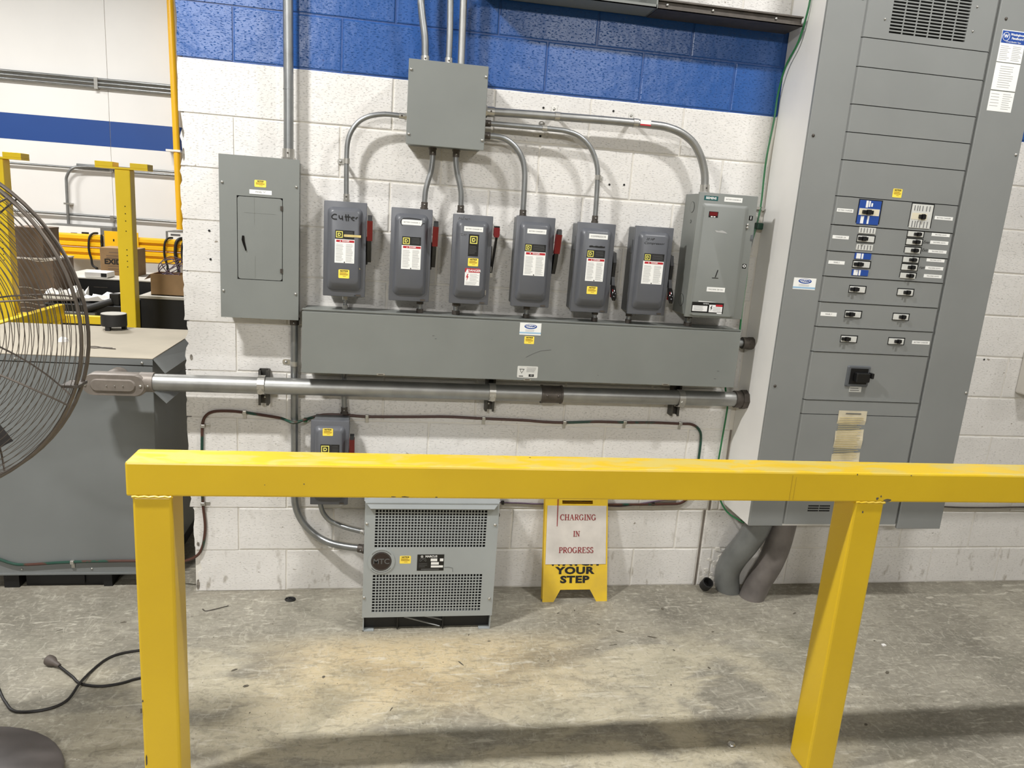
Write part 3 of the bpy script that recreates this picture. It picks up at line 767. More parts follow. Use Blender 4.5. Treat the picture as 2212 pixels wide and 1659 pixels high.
# ------------------------------------------------------------------ slate safety switches
def square_d(x0, x1, z0, z1, y, p):
    """yellow outlined square with a D in it"""
    w, h = x1 - x0, z1 - z0; t = w * .12; b = MB()
    for q in ((x0, x1, z1 - t, z1), (x0, x1, z0, z0 + t), (x0, x0 + t, z0 + t, z1 - t), (x1 - t, x1, z0 + t, z1 - t)): b.box(q[0], q[1], y - .0003, y, q[2], q[3])
    b.build('square_logo', 'logo', p)
    cx, cz = (x0 + x1) / 2, (z0 + z1) / 2; r = h * .25; tt = w * .13
    o, i_ = [], []
    def dshape(x, rr):
        P = [(x, cz - rr), ]
        for k in range(9):
            a = -PI / 2 + PI * k / 8; P.append((cx + w * .02 + rr * .75 * math.cos(a) * 1.05, cz + rr * math.sin(a)))
        P.append((x, cz + rr)); return P
    o = dshape(cx - w * .24, r); i_ = dshape(cx - w * .24 + tt, r - tt)
    b = MB(); n = len(o)
    for k in range(n):
        j = (k + 1) % n
        b.add([(o[k][0], y - .0003, o[k][1]), (o[j][0], y - .0003, o[j][1]), (i_[j][0], y - .0003, i_[j][1]), (i_[k][0], y - .0003, i_[k][1])], [(0, 1, 2, 3)])
    b.build('logo_letter', 'logo', p)

def switch(label, x0, x1, z0, z1, d=.125, handle='red_up', brand=None, danger=None, tall=None, nsticker=None, name_tag=None, tagtxt='', pan_y=.019):
    t = thing('safety_switch', ((x0 + x1) / 2, 0, z0), label, 'safety switch', 'slate safety switches on the wall' if z0 > 1 else None)
    w = x1 - x0
    MB().box(x0 + .009, x1 - .004, -d + .012, -.0008, z0 + .006, z1 - .006, .003).build('enclosure', 'slate_dark', t)
    MB().box(x0 + .0055, x0 + .0095, -.075, -.03, z1 - .115, z1 - .06).build('side_hinge', 'slate_dark', t)
    cov = MB().box(x0, x1, -d, -d + .020, z0, z1, .003)
    # raised pan: full depth at the front, short slope above, long slope below
    a0, a1, b0, b1 = x0 + .014, x1 - .022, z0 + .024, z1 - .022
    F = -d - pan_y
    def rr(q0, q1, q2, q3, y, r, ): return [(p[0], y, p[1]) for p in rrect(q0, q1, q2, q3, r, 5)]
    cov.loft([rr(a0, a1 + .006, b0, b1, -d + .001, .020), rr(a0 + .003, a1 + .003, b0 + .005, b1 - .003, -d - pan_y * .35, .020), rr(a0 + .010, a1 - .005, b0 + .029, b1 - .013, -d - pan_y * .9, .018), rr(a0 + .012, a1 - .008, b0 + .034, b1 - .017, F, .016)], cap0=False)
    cv = cov.build('cover', 'slate', t, smooth=True)
    MB().prism(rrect(x1 - .036, x1 - .016, z0 + .004, z0 + .011, .003, 3), 'y', -d - .0005, -d - .003).build('cover_latch', 'darksteel', cv)
    # side mechanism and handle, on the right side of the box
    zc = z0 + .165
    MB().box(x1 - .004, x1 + .006, -.100, -.045, zc - .035, zc + .075, .002).build('mechanism_plate', 'black', t)
    if handle == 'red_up':
        prof = [(-.075, zc - .012), (-.100, zc - .018), (-.128, zc + .03), (-.150, zc + .09), (-.165, zc + .145), (-.160, zc + .158), (-.145, zc + .160), (-.130, zc + .15), (-.112, zc + .09), (-.080, zc + .04)]
        lo = [p for p in prof]
        hh = MB().prism([(-.072, zc - .020), (-.104, zc - .024), (-.130, zc + .025), (-.142, zc + .062), (-.112, zc + .062), (-.078, zc + .03)], 'x', x1 + .005, x1 + .020).build('handle', 'black', t)
        MB().prism([(-.142, zc + .062), (-.152, zc + .095), (-.166, zc + .140), (-.130, zc + .142), (-.122, zc + .10), (-.112, zc + .062)], 'x', x1 + .003, x1 + .024).build('grip', 'red', hh)
        MB().prism([(-.166, zc + .140), (-.163, zc + .156), (-.150, zc + .162), (-.136, zc + .154), (-.130, zc + .142)], 'x', x1 + .005, x1 + .022).build('grip_cap', 'black', hh)
    elif handle == 'black_down':
        zc2 = zc + .03
        hh = MB().prism([(-.070, zc2 + .065), (-.110, zc2 + .060), (-.122, zc2 + .02), (-.118, zc2 - .04), (-.132, zc2 - .075), (-.105, zc2 - .075), (-.085, zc2 - .02)], 'x', x1 + .004, x1 + .018).build('handle', 'black', t)
        g = MB()
        loops = []
        for s_, (yy, zz, hw) in enumerate(((-.118, zc2 - .070, .008), (-.128, zc2 - .085, .0115), (-.140, zc2 - .105, .0125), (-.150, zc2 - .125, .011), (-.154, zc2 - .137, .006))):
            loops.append([(x1 + .012 + hw * math.cos(2 * PI * k / 12), yy + hw * 1.2 * math.sin(2 * PI * k / 12), zz) for k in range(12)])
        g.loft(loops); g.build('grip', 'blackgloss', hh, smooth=True)
        MB().box(x1 + .004, x1 + .007, -.150, -.120, zc2 - .125, zc2 - .09).build('grip_edge', 'red', hh)
    elif handle == 'ball':
        hh = MB().tube([(x1 + .009, -.08, zc - .035), (x1 + .007, -.115, zc + .02), (x1 + .014, -.135, zc + .115)], .003, 8).tube([(x1 + .013, -.07, zc - .035), (x1 + .015, -.105, zc + .03), (x1 + .020, -.130, zc + .115)], .003, 8).build('handle', 'black', t, smooth=True)
        MB().box(x1 + .0055, x1 + .0085, -.10, -.085, zc - .03, zc + .035).box(x1 + .0015, x1 + .014, -.105, -.075, zc - .052, zc - .034).build('handle_link', 'silver', hh)
        g = MB().loft([[(x1 + .015 + (hw) * sx_, -.137 + .013 * sy_, z) for sx_, sy_ in ((-1, -1), (1, -1), (1, 1), (-1, 1))] for z, hw in ((zc + .113, .008), (zc + .122, .0115), (zc + .146, .0115), (zc + .152, .010))])
        g.build('grip', 'red', hh)
        MB().box(x1 + .004, x1 + .026, -.151, -.123, zc + .152, zc + .158, .002).build('grip_cap', 'black', hh)
    # labels on the pan
    if brand:
        X0, X1, Z0, Z1 = brand
        s = plate(X0, X1, Z0, Z1, F, 'blabel', t, 'brand_label')
        if tall:
            square_d(X0 + (X1 - X0) * .14, X1 - (X1 - X0) * .14, Z1 - (X1 - X0) * .90, Z1 - (X1 - X0) * .16, F - .0007, s)
            lines(X0 + .004, X1 - .004, Z0 + .008, Z1 - .045, F - .0007, 7, 'dimink', s, .0011, 3)
        else:
            h = Z1 - Z0
            square_d(X0 + .003, X0 + .003 + h * .78, Z0 + h * .12, Z0 + h * .88, F - .0007, s)
            lines(X0 + h * 1.12, X1 - .003, Z0 + h * .15, Z1 - h * .1, F - .0007, 6, 'dimink', s, .0011, 5)
            MB().box(X0 + h * 1.0, X0 + h * 1.02, F - .0009, F - .0006, Z0, Z1).build('label_divider', 'dimink', s)
    if danger:
        X0, X1, Z0, Z1 = danger
        s = plate(X0, X1, Z0, Z1, F, 'wlabel', t, 'danger_label')
        h = Z1 - Z0; wd = X1 - X0
        if tall:
            MB().box(X0, X1, F - .0010, F - .0006, Z1 - h * .24, Z1).build('danger_header', 'rlabel', s)
            text('DANGER', X0 + wd * .62, F - .0011, Z1 - h * .13, h * .19, 'whiteink', s, bold=.0003)
            MB().prism([(X0 + .002, Z1 - h * .28), (X0 + wd * .26, Z1 - h * .28), (X0 + wd * .14, Z1 - h * .02)], 'y', F - .0009, F - .0012).build('alert_triangle', 'whiteink', s)
            zz = Z1 - h * .34
            MB().prism([(X0 + wd * .16, zz), (X0 + wd * .08, zz - h * .22), (X0 + wd * .16, zz - h * .20), (X0 + wd * .13, zz - h * .42), (X0 + wd * .26, zz - h * .12), (X0 + wd * .18, zz - h * .14), (X0 + wd * .24, zz)], 'y', F - .0006, F - .0009).build('lightning_bolt', 'rlabel', s)
            lines(X0 + wd * .34, X1 - .003, Z0 + h * .24, Z1 - h * .30, F - .0007, 7, 'lightink', s, .0011, 8)
            lines(X0 + wd * .06, X1 - .003, Z0 + h * .04, Z0 + h * .22, F - .0007, 3, 'lightink', s, .0011, 9)
        else:
            MB().box(X0 + wd * .07, X1 - wd * .02, F - .0010, F - .0006, Z1 - h * .12, Z1 - h * .03).build('danger_header', 'rlabel', s)
            text('DANGER', X0 + wd * .55, F - .0011, Z1 - h * .075, h * .075, 'whiteink', s, bold=.0002)
            MB().prism([(X0 + wd * .24, Z1 - h * .10), (X0 + wd * .31, Z1 - h * .10), (X0 + wd * .275, Z1 - h * .045)], 'y', F - .0010, F - .0013).build('alert_triangle', 'whiteink', s)
            lines(X0 + wd * .06, X0 + wd * .46, Z0 + h * .06, Z1 - h * .18, F - .0007, 16, 'lightink', s, .0013, 11)
            lines(X0 + wd * .56, X1 - wd * .05, Z0 + h * .04, Z1 - h * .18, F - .0007, 18, 'lightink', s, .0013, 12)
            MB().cyl((X0 + wd * .5, F - .0012, Z0 + h * .035), (X0 + wd * .5, F - .0006, Z0 + h * .035), .0024, 10).build('label_rivet', 'ink', s)
    if nsticker: notice(*nsticker, F, t)
    if name_tag: white_tag(*name_tag, F, tagtxt, t)
    return t, F

def scrawl(strokes, x, z, s, y, parent, r=.0018, name='marker_writing', m='ink'):
    b = MB()
    for st_ in strokes:
        P = [(x + p[0] * s, y, z + p[1] * s) for p in st_]
        P = catmull(P, 4) if len(P) > 2 else [Vector(q) for q in P]
        b.tube(P, r, 6)
    b.build(name, m, parent)

s1, F1 = switch('slate switch with Cutter handwritten in black marker on its cover', .561, .726, 1.361, 1.733, brand=(.607, .680, 1.590, 1.623), danger=(.606, .682, 1.496, 1.588), nsticker=(.622, .664, 1.436, 1.470))
cut = [[(1.05, .95), (.5, 1.0), (.08, .6), (.1, .25), (.45, .02), (1.1, .02)],
       [(1.55, .85), (1.6, .35), (1.9, .15), (2.25, .35)], [(2.2, .82), (2.25, .4), (2.3, 0), (2.35, -.12)],
       [(2.95, 1.15), (3.0, .5), (3.1, -.2)], [(3.45, 1.15), (3.5, .5), (3.5, -.2)], [(2.75, .62), (3.3, .66), (3.95, .66)],
       [(4.05, .38), (4.5, .5), (4.75, .62), (4.4, .66), (4.1, .45), (4.4, .1), (4.8, -.05)], [(5.1, .62), (5.12, .25)], [(5.12, .45), (5.3, .66), (5.5, .66)]]
scrawl(cut, .592, 1.664, .0182, F1 - .0004, s1, .0021)
MB().box(.640, .706, F1 - .0012, F1 - .0006, 1.5985, 1.6075).build('torn_tape', 'tape', s1)
MB().prism([(.577, 1.597), (.592, 1.597), (.589, 1.609), (.586, 1.6)], 'y', -.1255, -.127).build('tape_remnant', 'tape', s1)
MB().prism([(.580, 1.473), (.590, 1.473), (.588, 1.477)], 'y', -.1265, -.1275).build('tape_remnant', 'tape', s1)
MB().prism([(.696, 1.474), (.706, 1.474), (.703, 1.48)], 'y', -.134, -.1375).build('tape_remnant', 'tape', s1)
MB().box(.684, .706, -.1262, -.125, 1.3660, 1.3685).build('marker_dash', 'ink', s1)

s2, F2 = switch('second slate switch from the load centre with its label inside a marker oval', .821, .984, 1.356, 1.7255, brand=(.867, .941, 1.581, 1.615), danger=(.866, .943, 1.487, 1.581), name_tag=(.863, .942, 1.661, 1.681), tagtxt='BATTERY CHARGER 12')
scrawl([[(.06, .9), (-.05, .5), (.04, .1)], [(.06, .95), (.5, 1.05), (1.0, .95)], [(1.03, .25), (1.08, .5), (1.22, .55)]], .858, 1.655, .075 * .4, F2 - .0003, s2, .0016, 'marker_oval') if False else scrawl([[(.8, 3.1), (-.1, 2.2), (-.2, 1.2), (.5, .2)], [(.8, 3.1), (3.2, 3.3), (5.4, 3.2), (8, 3.0)], [(8.3, .4), (8.7, 1.3), (9.7, 1.5)]], .861, 1.656, .0095, F2 - .0003, s2, .0013, 'marker_oval')

s3, F3 = switch('slate switch with a ball-topped red handle and a danger label with lightning bolt', 1.067, 1.229, 1.357, 1.717, handle='ball', brand=(1.132, 1.173, 1.554, 1.641), danger=(1.124, 1.185, 1.436, 1.505), tall=True, nsticker=(1.134, 1.176, 1.514, 1.546), name_tag=(1.111, 1.188, 1.652, 1.671), tagtxt='BATTERY CHARGER 10')
scrawl([[(0, 0), (.5, 1), (1, .2)], [(1.4, 1), (1.5, 0), (2, .5)], [(2.4, 0), (2.5, 1.6)], [(3, .2), (3.4, .8), (3.7, .1), (4.1, .8), (4.4, .1)], [(4.8, .7), (5.6, .5)]], 1.088, 1.696, .0085, -.1256, s3, .0008, 'faded_marker_writing', 'dimink')
scrawl([[(0, .8), (.8, .9), (.2, .1), (1, 0)], [(1.4, 0), (1.6, .8), (1.9, .1)], [(2.2, 0), (2.3, .8), (2.8, .3)]], 1.098, 1.634, .009, F3 - .0002, s3, .0008, 'faded_marker_writing', 'dimink')
MB().box(1.2125, 1.2165, -.13, -.1245, 1.398, 1.418).build('padlock_tab', 'silver', s3)

s4, F4 = switch('slate switch with a red handle leaning out and a torn black brand label', 1.325, 1.487, 1.358, 1.728, brand=(1.364, 1.451, 1.588, 1.618), danger=(1.364, 1.452, 1.490, 1.587), name_tag=(1.369, 1.448, 1.660, 1.679), tagtxt='BATTERY CHARGER 15')
s5, F5 = switch('slate switch with a black handle down and a yellow notice near its foot', 1.582, 1.746, 1.348, 1.720, handle='black_down', brand=(1.626, 1.703, 1.578, 1.611), danger=(1.628, 1.705, 1.482, 1.577), nsticker=(1.640, 1.685, 1.428, 1.460), name_tag=(1.629, 1.709, 1.656, 1.676), tagtxt='COMPRESSOR')
scrawl([[(0, .3), (1, .5), (2, .25), (3, .5), (4, .3), (5, .5), (6, .3), (6.6, .45)], [(0, .1), (2, .2), (4, .1), (6.6, .2)]], 1.634, 1.622, .0100, F5 - .0003, s5, .0020, 'crossed_out_writing')
s6, F6 = switch('slate switch with compressor handwritten in marker, closest to the light grey switch', 1.833, 2.0, 1.350, 1.722, handle='black_down', brand=(1.875, 1.963, 1.580, 1.611), danger=(1.873, 1.963, 1.484, 1.580))
text('20 HP', 1.893, F6 - .0003, 1.670, .014, 'ink', s6, 'marker_writing', shear=.3)
text('Compressor', 1.912, F6 - .0003, 1.654, .014, 'ink', s6, 'marker_writing', shear=.3, wide=1.25)

s7, F7 = switch('small low slate switch behind the yellow guard rail', .520, .677, .466, .840, brand=(.562, .639, .70, .742), danger=(.562, .639, .605, .70), nsticker=(.570, .612, .780, .812))

# light grey combination switch
sg = thing('starter_cabinet', (2.21, 0, 1.356), 'wide light grey switch cabinet with a number one handwritten on it', 'safety switch')
MB().box(2.083, 2.325, -.160, -.0008, 1.362, 1.870, .003).build('enclosure', 'grey', sg)
cv = MB().box(2.075, 2.336, -.170, -.155, 1.356, 1.876, .003)
def rr3(q0, q1, q2, q3, y, r): return [(p[0], y, p[1]) for p in rrect(q0, q1, q2, q3, r, 4)]
cv.loft([rr3(2.092, 2.300, 1.362, 1.834, -.169, .008), rr3(2.100, 2.284, 1.366, 1.822, -.179, .010)], cap0=False)
cvo = cv.build('cover', 'grey', sg, smooth=True)
FS = -.170; FP = -.179
a = plate(2.097, 2.158, 1.845, 1.863, FS, 'teal', sg, 'brand_plate'); text('SIEMENS', 2.1275, FS - .0007, 1.854, .0125, 'whiteink', a, bold=.0004)
white_tag(2.186, 2.266, 1.845, 1.864, FS, 'BATTERY CHARGER 20', sg)
a = plate(2.122, 2.163, 1.777, 1.801, FP, 'blabel', sg, 'indicator_window'); MB().box(2.125, 2.160, FP - .0012, FP - .0006, 1.784, 1.799).build('window_tint', 'red', a)
MB().box(2.132, 2.140, FP - .0014, FP - .0006, 1.778, 1.782).box(2.144, 2.152, FP - .0014, FP - .0006, 1.778, 1.782).build('window_marks', 'whiteink', a)
MB().prism([(2.158, 1.726), (2.175, 1.724), (2.190, 1.727), (2.205, 1.722), (2.216, 1.715), (2.190, 1.717), (2.165, 1.718)], 'y', FP - .0001, FP - .0005).build('torn_sticker', 'lightink', sg)
text('1', 2.186, FP - .0004, 1.545, .046, 'ink', sg, 'marker_number', shear=.25); MB().box(2.172, 2.200, FP - .0008, FP, 1.5265, 1.5295).build('marker_underline', 'ink', sg)
white_tag(2.155, 2.237, 1.470, 1.489, FP, 'MACHINE 208 VAC', sg)
MB().prism([(2.125, 1.428), (2.18, 1.4265), (2.21, 1.4255), (2.18, 1.4245), (2.125, 1.4245)], 'y', FP, FP - .0006).build('label_residue', 'whiteink', sg)
a = plate(2.097, 2.241, 1.378, 1.423, FP, 'blabel', sg, 'rating_label')
b1 = MB().box(2.101, 2.168, FP - .0010, FP - .0006, 1.384, 1.408).box(2.176, 2.236, FP - .0010, FP - .0006, 1.382, 1.414).box(2.214, 2.236, FP - .0010, FP - .0006, 1.376, 1.384).build('rating_fields', 'whiteink', a)
lines(2.106, 2.160, 1.386, 1.406, FP - .0011, 4, 'greyink', a, .0012, 4); lines(2.194, 2.232, 1.386, 1.405, FP - .0011, 3, 'greyink', a, .0012, 5)
MB().box(2.205, 2.236, FP - .0013, FP - .0009, 1.407, 1.416).build('danger_header', 'rlabel', a)
MB().prism([(2.187, 1.411), (2.181, 1.399), (2.185, 1.399), (2.183, 1.388), (2.191, 1.401), (2.187, 1.401), (2.190, 1.411)], 'y', FP - .0010, FP - .0013).build('lightning_bolt', 'ink', a)
text('SIEMENS', 2.160, FP - .0008, 1.417, .007, 'whiteink', a)
for zz, ch in ((1.786, 'I'), (1.585, 'O')):
    a = plate(2.306, 2.323, zz - .0095, zz + .0095, FS, 'blabel', sg, 'position_label'); text(ch, 2.3145, FS - .0007, zz, .016, 'whiteink', a, bold=.0006)
for zz in (1.758, 1.746): screw(2.303, -.172, zz, sg, .006)
MB().prism([(-.13, 1.77), (-.165, 1.76), (-.172, 1.70), (-.155, 1.62), (-.12, 1.62)], 'x', 2.325, 2.338).build('handle', 'slate_dark', sg)
MB().box(2.334, 2.343, -.15, -.12, 1.475, 1.50, .003).build('lower_lug', 'black', sg)
for (ky, kz, kr) in ((-.09, 1.815, .022), (-.09, 1.755, .006), (-.09, 1.42, .026)):
    MB().cyl((2.0815, ky, kz), (2.083, ky, kz), kr, 20).build('knockout', 'grey', sg, smooth=True)
    MB().tube([(2.0825, ky + kr * math.cos(2 * PI * k / 20), kz + kr * math.sin(2 * PI * k / 20)) for k in range(20)], .0012, 5, closed=True).build('knockout_ring', 'dark', sg)

# ------------------------------------------------------------------ tall panelboard
pb = thing('panelboard', (2.93, 0, .43), 'tall grey breaker panelboard with white painted sides reaching past the stripe', 'electrical panel')
PZ1 = 2.95
MB().box(2.456, 3.412, -.272, -.0008, .440, PZ1).build('enclosure', 'boxwhite', pb)
def trim(x0, x1, z0, name='trim_panel'):
    return MB().box(x0, x1, -.287, -.272, z0, PZ1, .0025).build(name, 'panel', pb)
trim(2.450, 2.611, .444); trim(3.192, 3.417, .431)
MB().box(2.611, 3.192, -.2725, -.270, .45, PZ1).build('interior_backing', 'dark', pb)
seams = [PZ1, 2.504, 2.3965, 2.2555, 2.149, 2.041, 1.8985, 1.7835, 1.6765, 1.5715, 1.4635, 1.358, 1.2495, 1.036, .9715, .451]
XL, XR = 2.6125, 3.1905
def cover_plate(z0, z1, hole=None, lip=False):
    """plate with sloped side flanges; hole = (x0,x1,z0,z1)"""
    g = .0016; z0 += g; z1 -= g; yf = -.2850; yb = -.2740; s = .013
    b = MB()
    def slab(x0, x1, a, c):
        b.box(x0, x1, yf, yb, a, c)
    if hole:
        hx0, hx1, hz0, hz1 = hole
        slab(XL + s, hx0, z0, z1); slab(hx1, XR - s, z0, z1); slab(hx0, hx1, z0, hz0); slab(hx0, hx1, hz1, z1)
    else: slab(XL + s, XR - s, z0, z1)
    for xa, xb in ((XL, XL + s), (XR, XR - s)):
        b.add([(xa, -.2745, z0), (xb, yf, z0), (xb, yf, z1), (xa, -.2745, z1), (xa, yb, z0), (xb, yb, z0), (xb, yb, z1), (xa, yb, z1)], [(0, 1, 2, 3), (0, 4, 5, 1), (3, 2, 6, 7), (0, 3, 7, 4)])
    if lip: b.box(XL + s, XR - s, yf - .003, yf, z0, z0 + .006); b.box(XL + s, XR - s, yf - .0015, yf, z0 + .006, z0 + .012)
    return b.build('cover_plate', 'panel', pb)
for i in range(len(seams) - 1):
    z1, z0 = seams[i], seams[i + 1]
    if i == 0: cover_plate(z0, z1, (2.727, 3.064, 2.530, 2.83))
    else: cover_plate(z0, z1, lip=(6 <= i <= 12))
# louvre grille in the top plate: interior box, then bars
MB().box(2.727, 3.064, -.2735, -.2725, 2.53, 2.83).build('grille_shadow_box', 'dark', pb)
gb = MB()
x = 2.727
for k in range(1, 6):
    xx = 2.727 + (3.064 - 2.727) * k / 6; gb.box(xx - .0024, xx + .0024, -.2852, -.2815, 2.53, 2.83)
z = 2.53
while z < 2.83: gb.box(2.727, 3.064, -.2850, -.2785, z + .0072, z + .0122); z += .01225
gb.build('louvre_grille', 'panel', pb)
for sx, sz in ((2.701, 2.577), (3.090, 2.664), (3.091, 2.574)): screw(sx, -.285, sz, pb, .0045)
for sx, sz in ((2.473, 2.122), (3.401, 2.124), (3.227, 2.634), (2.594, 2.640), (2.473, 1.092), (3.404, 1.092)): screw(sx, -.287, sz, pb, .0065, 'darksteel' if sx < 2.6 or sz > 2.5 else 'silver')
# vent slots low in the last plate
vb = MB()
for r_i in range(3):
    for c_i in range(2): vb.box(2.725 + c_i * .056, 2.777 + c_i * .056, -.2856, -.2850, .516 + r_i * .0115, .522 + r_i * .0115)
vb.build('vent_slots', 'dark', pb)

def breaker(x0, x1, z0, z1, body, tx0, tx1, tz=None, face=None, white_side=True):
    """breaker face over a dark plate for frame gap and painted recess shadow, and black toggle with lock clip"""
    MB().box(x0 - .003, x1 + .0075, -.2858, -.2850, z0 - .003, z1 + .0045).build('breaker_gap_shadow', 'dark', pb)  # dark gap plate, widened right and up as a painted recess shadow
    br = MB().box(x0, x1, -.2905, -.2850, z0, z1, .0012).build('breaker', body, pb)
    tz0, tz1 = tz or (z0 + (z1 - z0) * .16, z1 - (z1 - z0) * .10)
    zc = (tz0 + tz1) / 2; h = tz1 - tz0; w = tx1 - tx0
    tg = MB().box(tx0, tx1, -.296, -.2905, tz0 + h * .12, tz1 - h * .12, .001).box(tx0 + w * .35, tx0 + w * .68, -.304, -.290, tz0, tz1, .0012).box(tx0 - w * .05, tx0 + w * .2, -.301, -.290, zc - h * .3, zc + h * .34, .001)
    tg.build('toggle', 'black', br)
    return br
# big top pair
b = breaker(2.724, 2.822, 1.793, 1.890, 'bluelabel', 2.742, 2.790, (1.833, 1.853))
MB().box(2.7255, 2.818, -.2912, -.2904, 1.830, 1.857).build('toggle_field', 'cream', b)
for xa, xb, za, zb in ((2.752, 2.762, 1.861, 1.889), (2.765, 2.772, 1.864, 1.888), (2.776, 2.783, 1.866, 1.880), (2.738, 2.752, 1.796, 1.826), (2.768, 2.776, 1.796, 1.828)): MB().box(xa, xb, -.2912, -.2904, za, zb).build('breaker_print', 'whiteink', b)
b = breaker(2.966, 3.063, 1.794, 1.892, 'offwhite', 3.002, 3.034, (1.831, 1.853))
MB().box(2.969, 3.040, -.2912, -.2904, 1.829, 1.856).build('toggle_field', 'cream', b)
for xa in (2.975, 2.988, 2.998, 3.012, 3.030, 3.045): MB().box(xa, xa + .004, -.2912, -.2904, 1.865, 1.886).box(xa, xa + .004, -.2912, -.2904, 1.797, 1.823).build('breaker_print', 'greyink', b)
# second and third on the left side carry a print field above and below the toggle
for z_, cc in ((1.7345, 'offwhite'), (1.6285, 'bluelabel')):
    b = breaker(2.742, 2.817, z_ - .0125, z_ + .0125, 'offwhite', 2.744, 2.786)
    for s_ in (1, -1):
        q = MB().box(2.742, 2.817, -.2900, -.2850, z_ + s_ * .0345 - .0125, z_ + s_ * .0345 + .0125, .001).build('breaker_face', cc, b)
        if cc == 'bluelabel': MB().box(2.748, 2.768, -.2906, -.2898, z_ + s_ * .0345 - .011, z_ + s_ * .0345 + .011).box(2.772, 2.780, -.2906, -.2898, z_ + s_ * .0345 - .011, z_ + s_ * .0345 + .011).build('breaker_print', 'whiteink', q)
        else:
            g_ = MB()
            for k in range(5): g_.box(2.748 + k * .014, 2.752 + k * .014, -.2906, -.2898, z_ + s_ * .0345 - .009, z_ + s_ * .0345 + .009)
            g_.build('breaker_print', 'greyink', q)
for za, zb in ((1.758, 1.780), (1.725, 1.748), (1.690, 1.713), (1.651, 1.673), (1.618, 1.642), (1.583, 1.606)): breaker(2.969, 3.040, za, zb, 'offwhite', 2.996, 3.030)
for zc in (1.5235, 1.417, 1.310):
    breaker(2.745, 2.816, zc - .0125, zc + .0125, 'offwhite', 2.746, 2.786); breaker(2.972, 3.043, zc - .0125, zc + .0125, 'offwhite', 2.998, 3.030)
# main breaker
mb_ = MB().loft([[(p[0], -.285, p[1]) for p in rrect(2.799, 2.911, 1.101, 1.195, .006, 3)], [(p[0], -.292, p[1]) for p in rrect(2.803, 2.907, 1.105, 1.191, .006, 3)]]).build('main_breaker', 'slate_dark', pb)
MB().box(2.813, 2.897, -.2945, -.292, 1.114, 1.184, .001).build('breaker_face', 'black', mb_)
MB().box(2.829, 2.894, -.320, -.2945, 1.127, 1.168, .004).box(2.895, 2.905, -.328, -.30, 1.146, 1.170, .002).build('toggle', 'black', mb_)
a = plate(2.826, 2.884, 1.077, 1.101, -.285, 'offwhite', pb, 'rating_tag'); lines(2.829, 2.880, 1.080, 1.099, -.2857, 2, 'dimink', a, .003, 3)
# name labels
for (xa, za, zb, tx) in ((2.617, 1.836, 1.850, 'BATTERY CHARGER'), (2.617, 1.727, 1.741, 'CHARGER 12A'), (2.617, 1.623, 1.637, 'PANEL 5'), (3.081, 1.836, 1.850, 'BATTERY CHARGER'), (3.082, 1.767, 1.780, 'MACHINE LIGHTS'), (3.082, 1.734, 1.748, 'MACHINE LIGHTS'), (3.082, 1.697, 1.710, 'MACHINE LIGHTS'),
                        (3.081, 1.660, 1.673, 'MACHINE LIGHTS'), (3.082, 1.626, 1.640, 'MACHINE LIGHTS'), (3.082, 1.592, 1.606, 'MACHINE LIGHTS'), (2.620, 1.404, 1.420, 'PANEL 7'), (3.087, 1.302, 1.317, 'BATTERY CHARGER')):
    white_tag(xa + (.012 if xa < 2.63 else 0), xa + .086, za, zb, -.285, tx, pb)
for tx, xx, zz in (('Ever', 3.065, 1.739), ('Exit', 3.063, 1.706), ('run', 3.065, 1.633)): text(tx, xx, -.2853, zz, .018, 'ink', pb, 'marker_writing', shear=.3)
notice(2.867, 2.909, 1.911, 1.946, -.285, pb)
st = plate(2.485, 2.586, 1.510, 1.558, -.287, 'wlabel', pb, 'contractor_sticker')
oval_logo(2.536, 1.545, .030, .0105, -.2878, st); text('DYNAMO', 2.536, -.2878, 1.546, .012, 'bluelabel', st, bold=.0004)
MB().box(2.485, 2.586, -.2879, -.2875, 1.514, 1.521).build('sticker_band', 'lightblue', st)
lines(2.51, 2.56, 1.523, 1.533, -.2878, 2, 'lightink', st, .0014)
# long instruction sticker on the outer trim
st = plate(3.222, 3.335, 2.285, 2.594, -.287, 'wlabel', pb, 'instruction_sticker')
MB().box(3.224, 3.333, -.2880, -.2875, 2.545, 2.591).build('sticker_header', 'bluelabel', st)
ring = [(3.243 + .0155 * math.cos(2 * PI * k / 24), -.2884, 2.569 + .0155 * math.sin(2 * PI * k / 24)) for k in range(24)]
MB().tube(ring, .0011, 5, closed=True).build('round_emblem', 'whiteink', st)
text('W', 3.243, -.2884, 2.570, .019, 'whiteink', st, bold=.0006)
text('Westinghouse', 3.296, -.2884, 2.579, .0115, 'whiteink', st, bold=.0003); text('Panelboard', 3.297, -.2884, 2.565, .012, 'whiteink', st, bold=.0003); text('Circuit Breaker Type', 3.281, -.2884, 2.551, .008, 'whiteink', st)
MB().box(3.222, 3.335, -.2880, -.2875, 2.471, 2.474).box(3.222, 3.335, -.2880, -.2875, 2.363, 2.367).build('sticker_rules', 'panel_edge', st)
for q in ((3.228, 3.275, 2.480, 2.538, 8), (3.284, 3.330, 2.480, 2.538, 9), (3.245, 3.315, 2.375, 2.462, 10), (3.228, 3.270, 2.30, 2.357, 5), (3.283, 3.328, 2.292, 2.357, 8)): lines(q[0], q[1], q[2], q[3], -.2877, q[4], 'lightink', st, .0018, q[4])
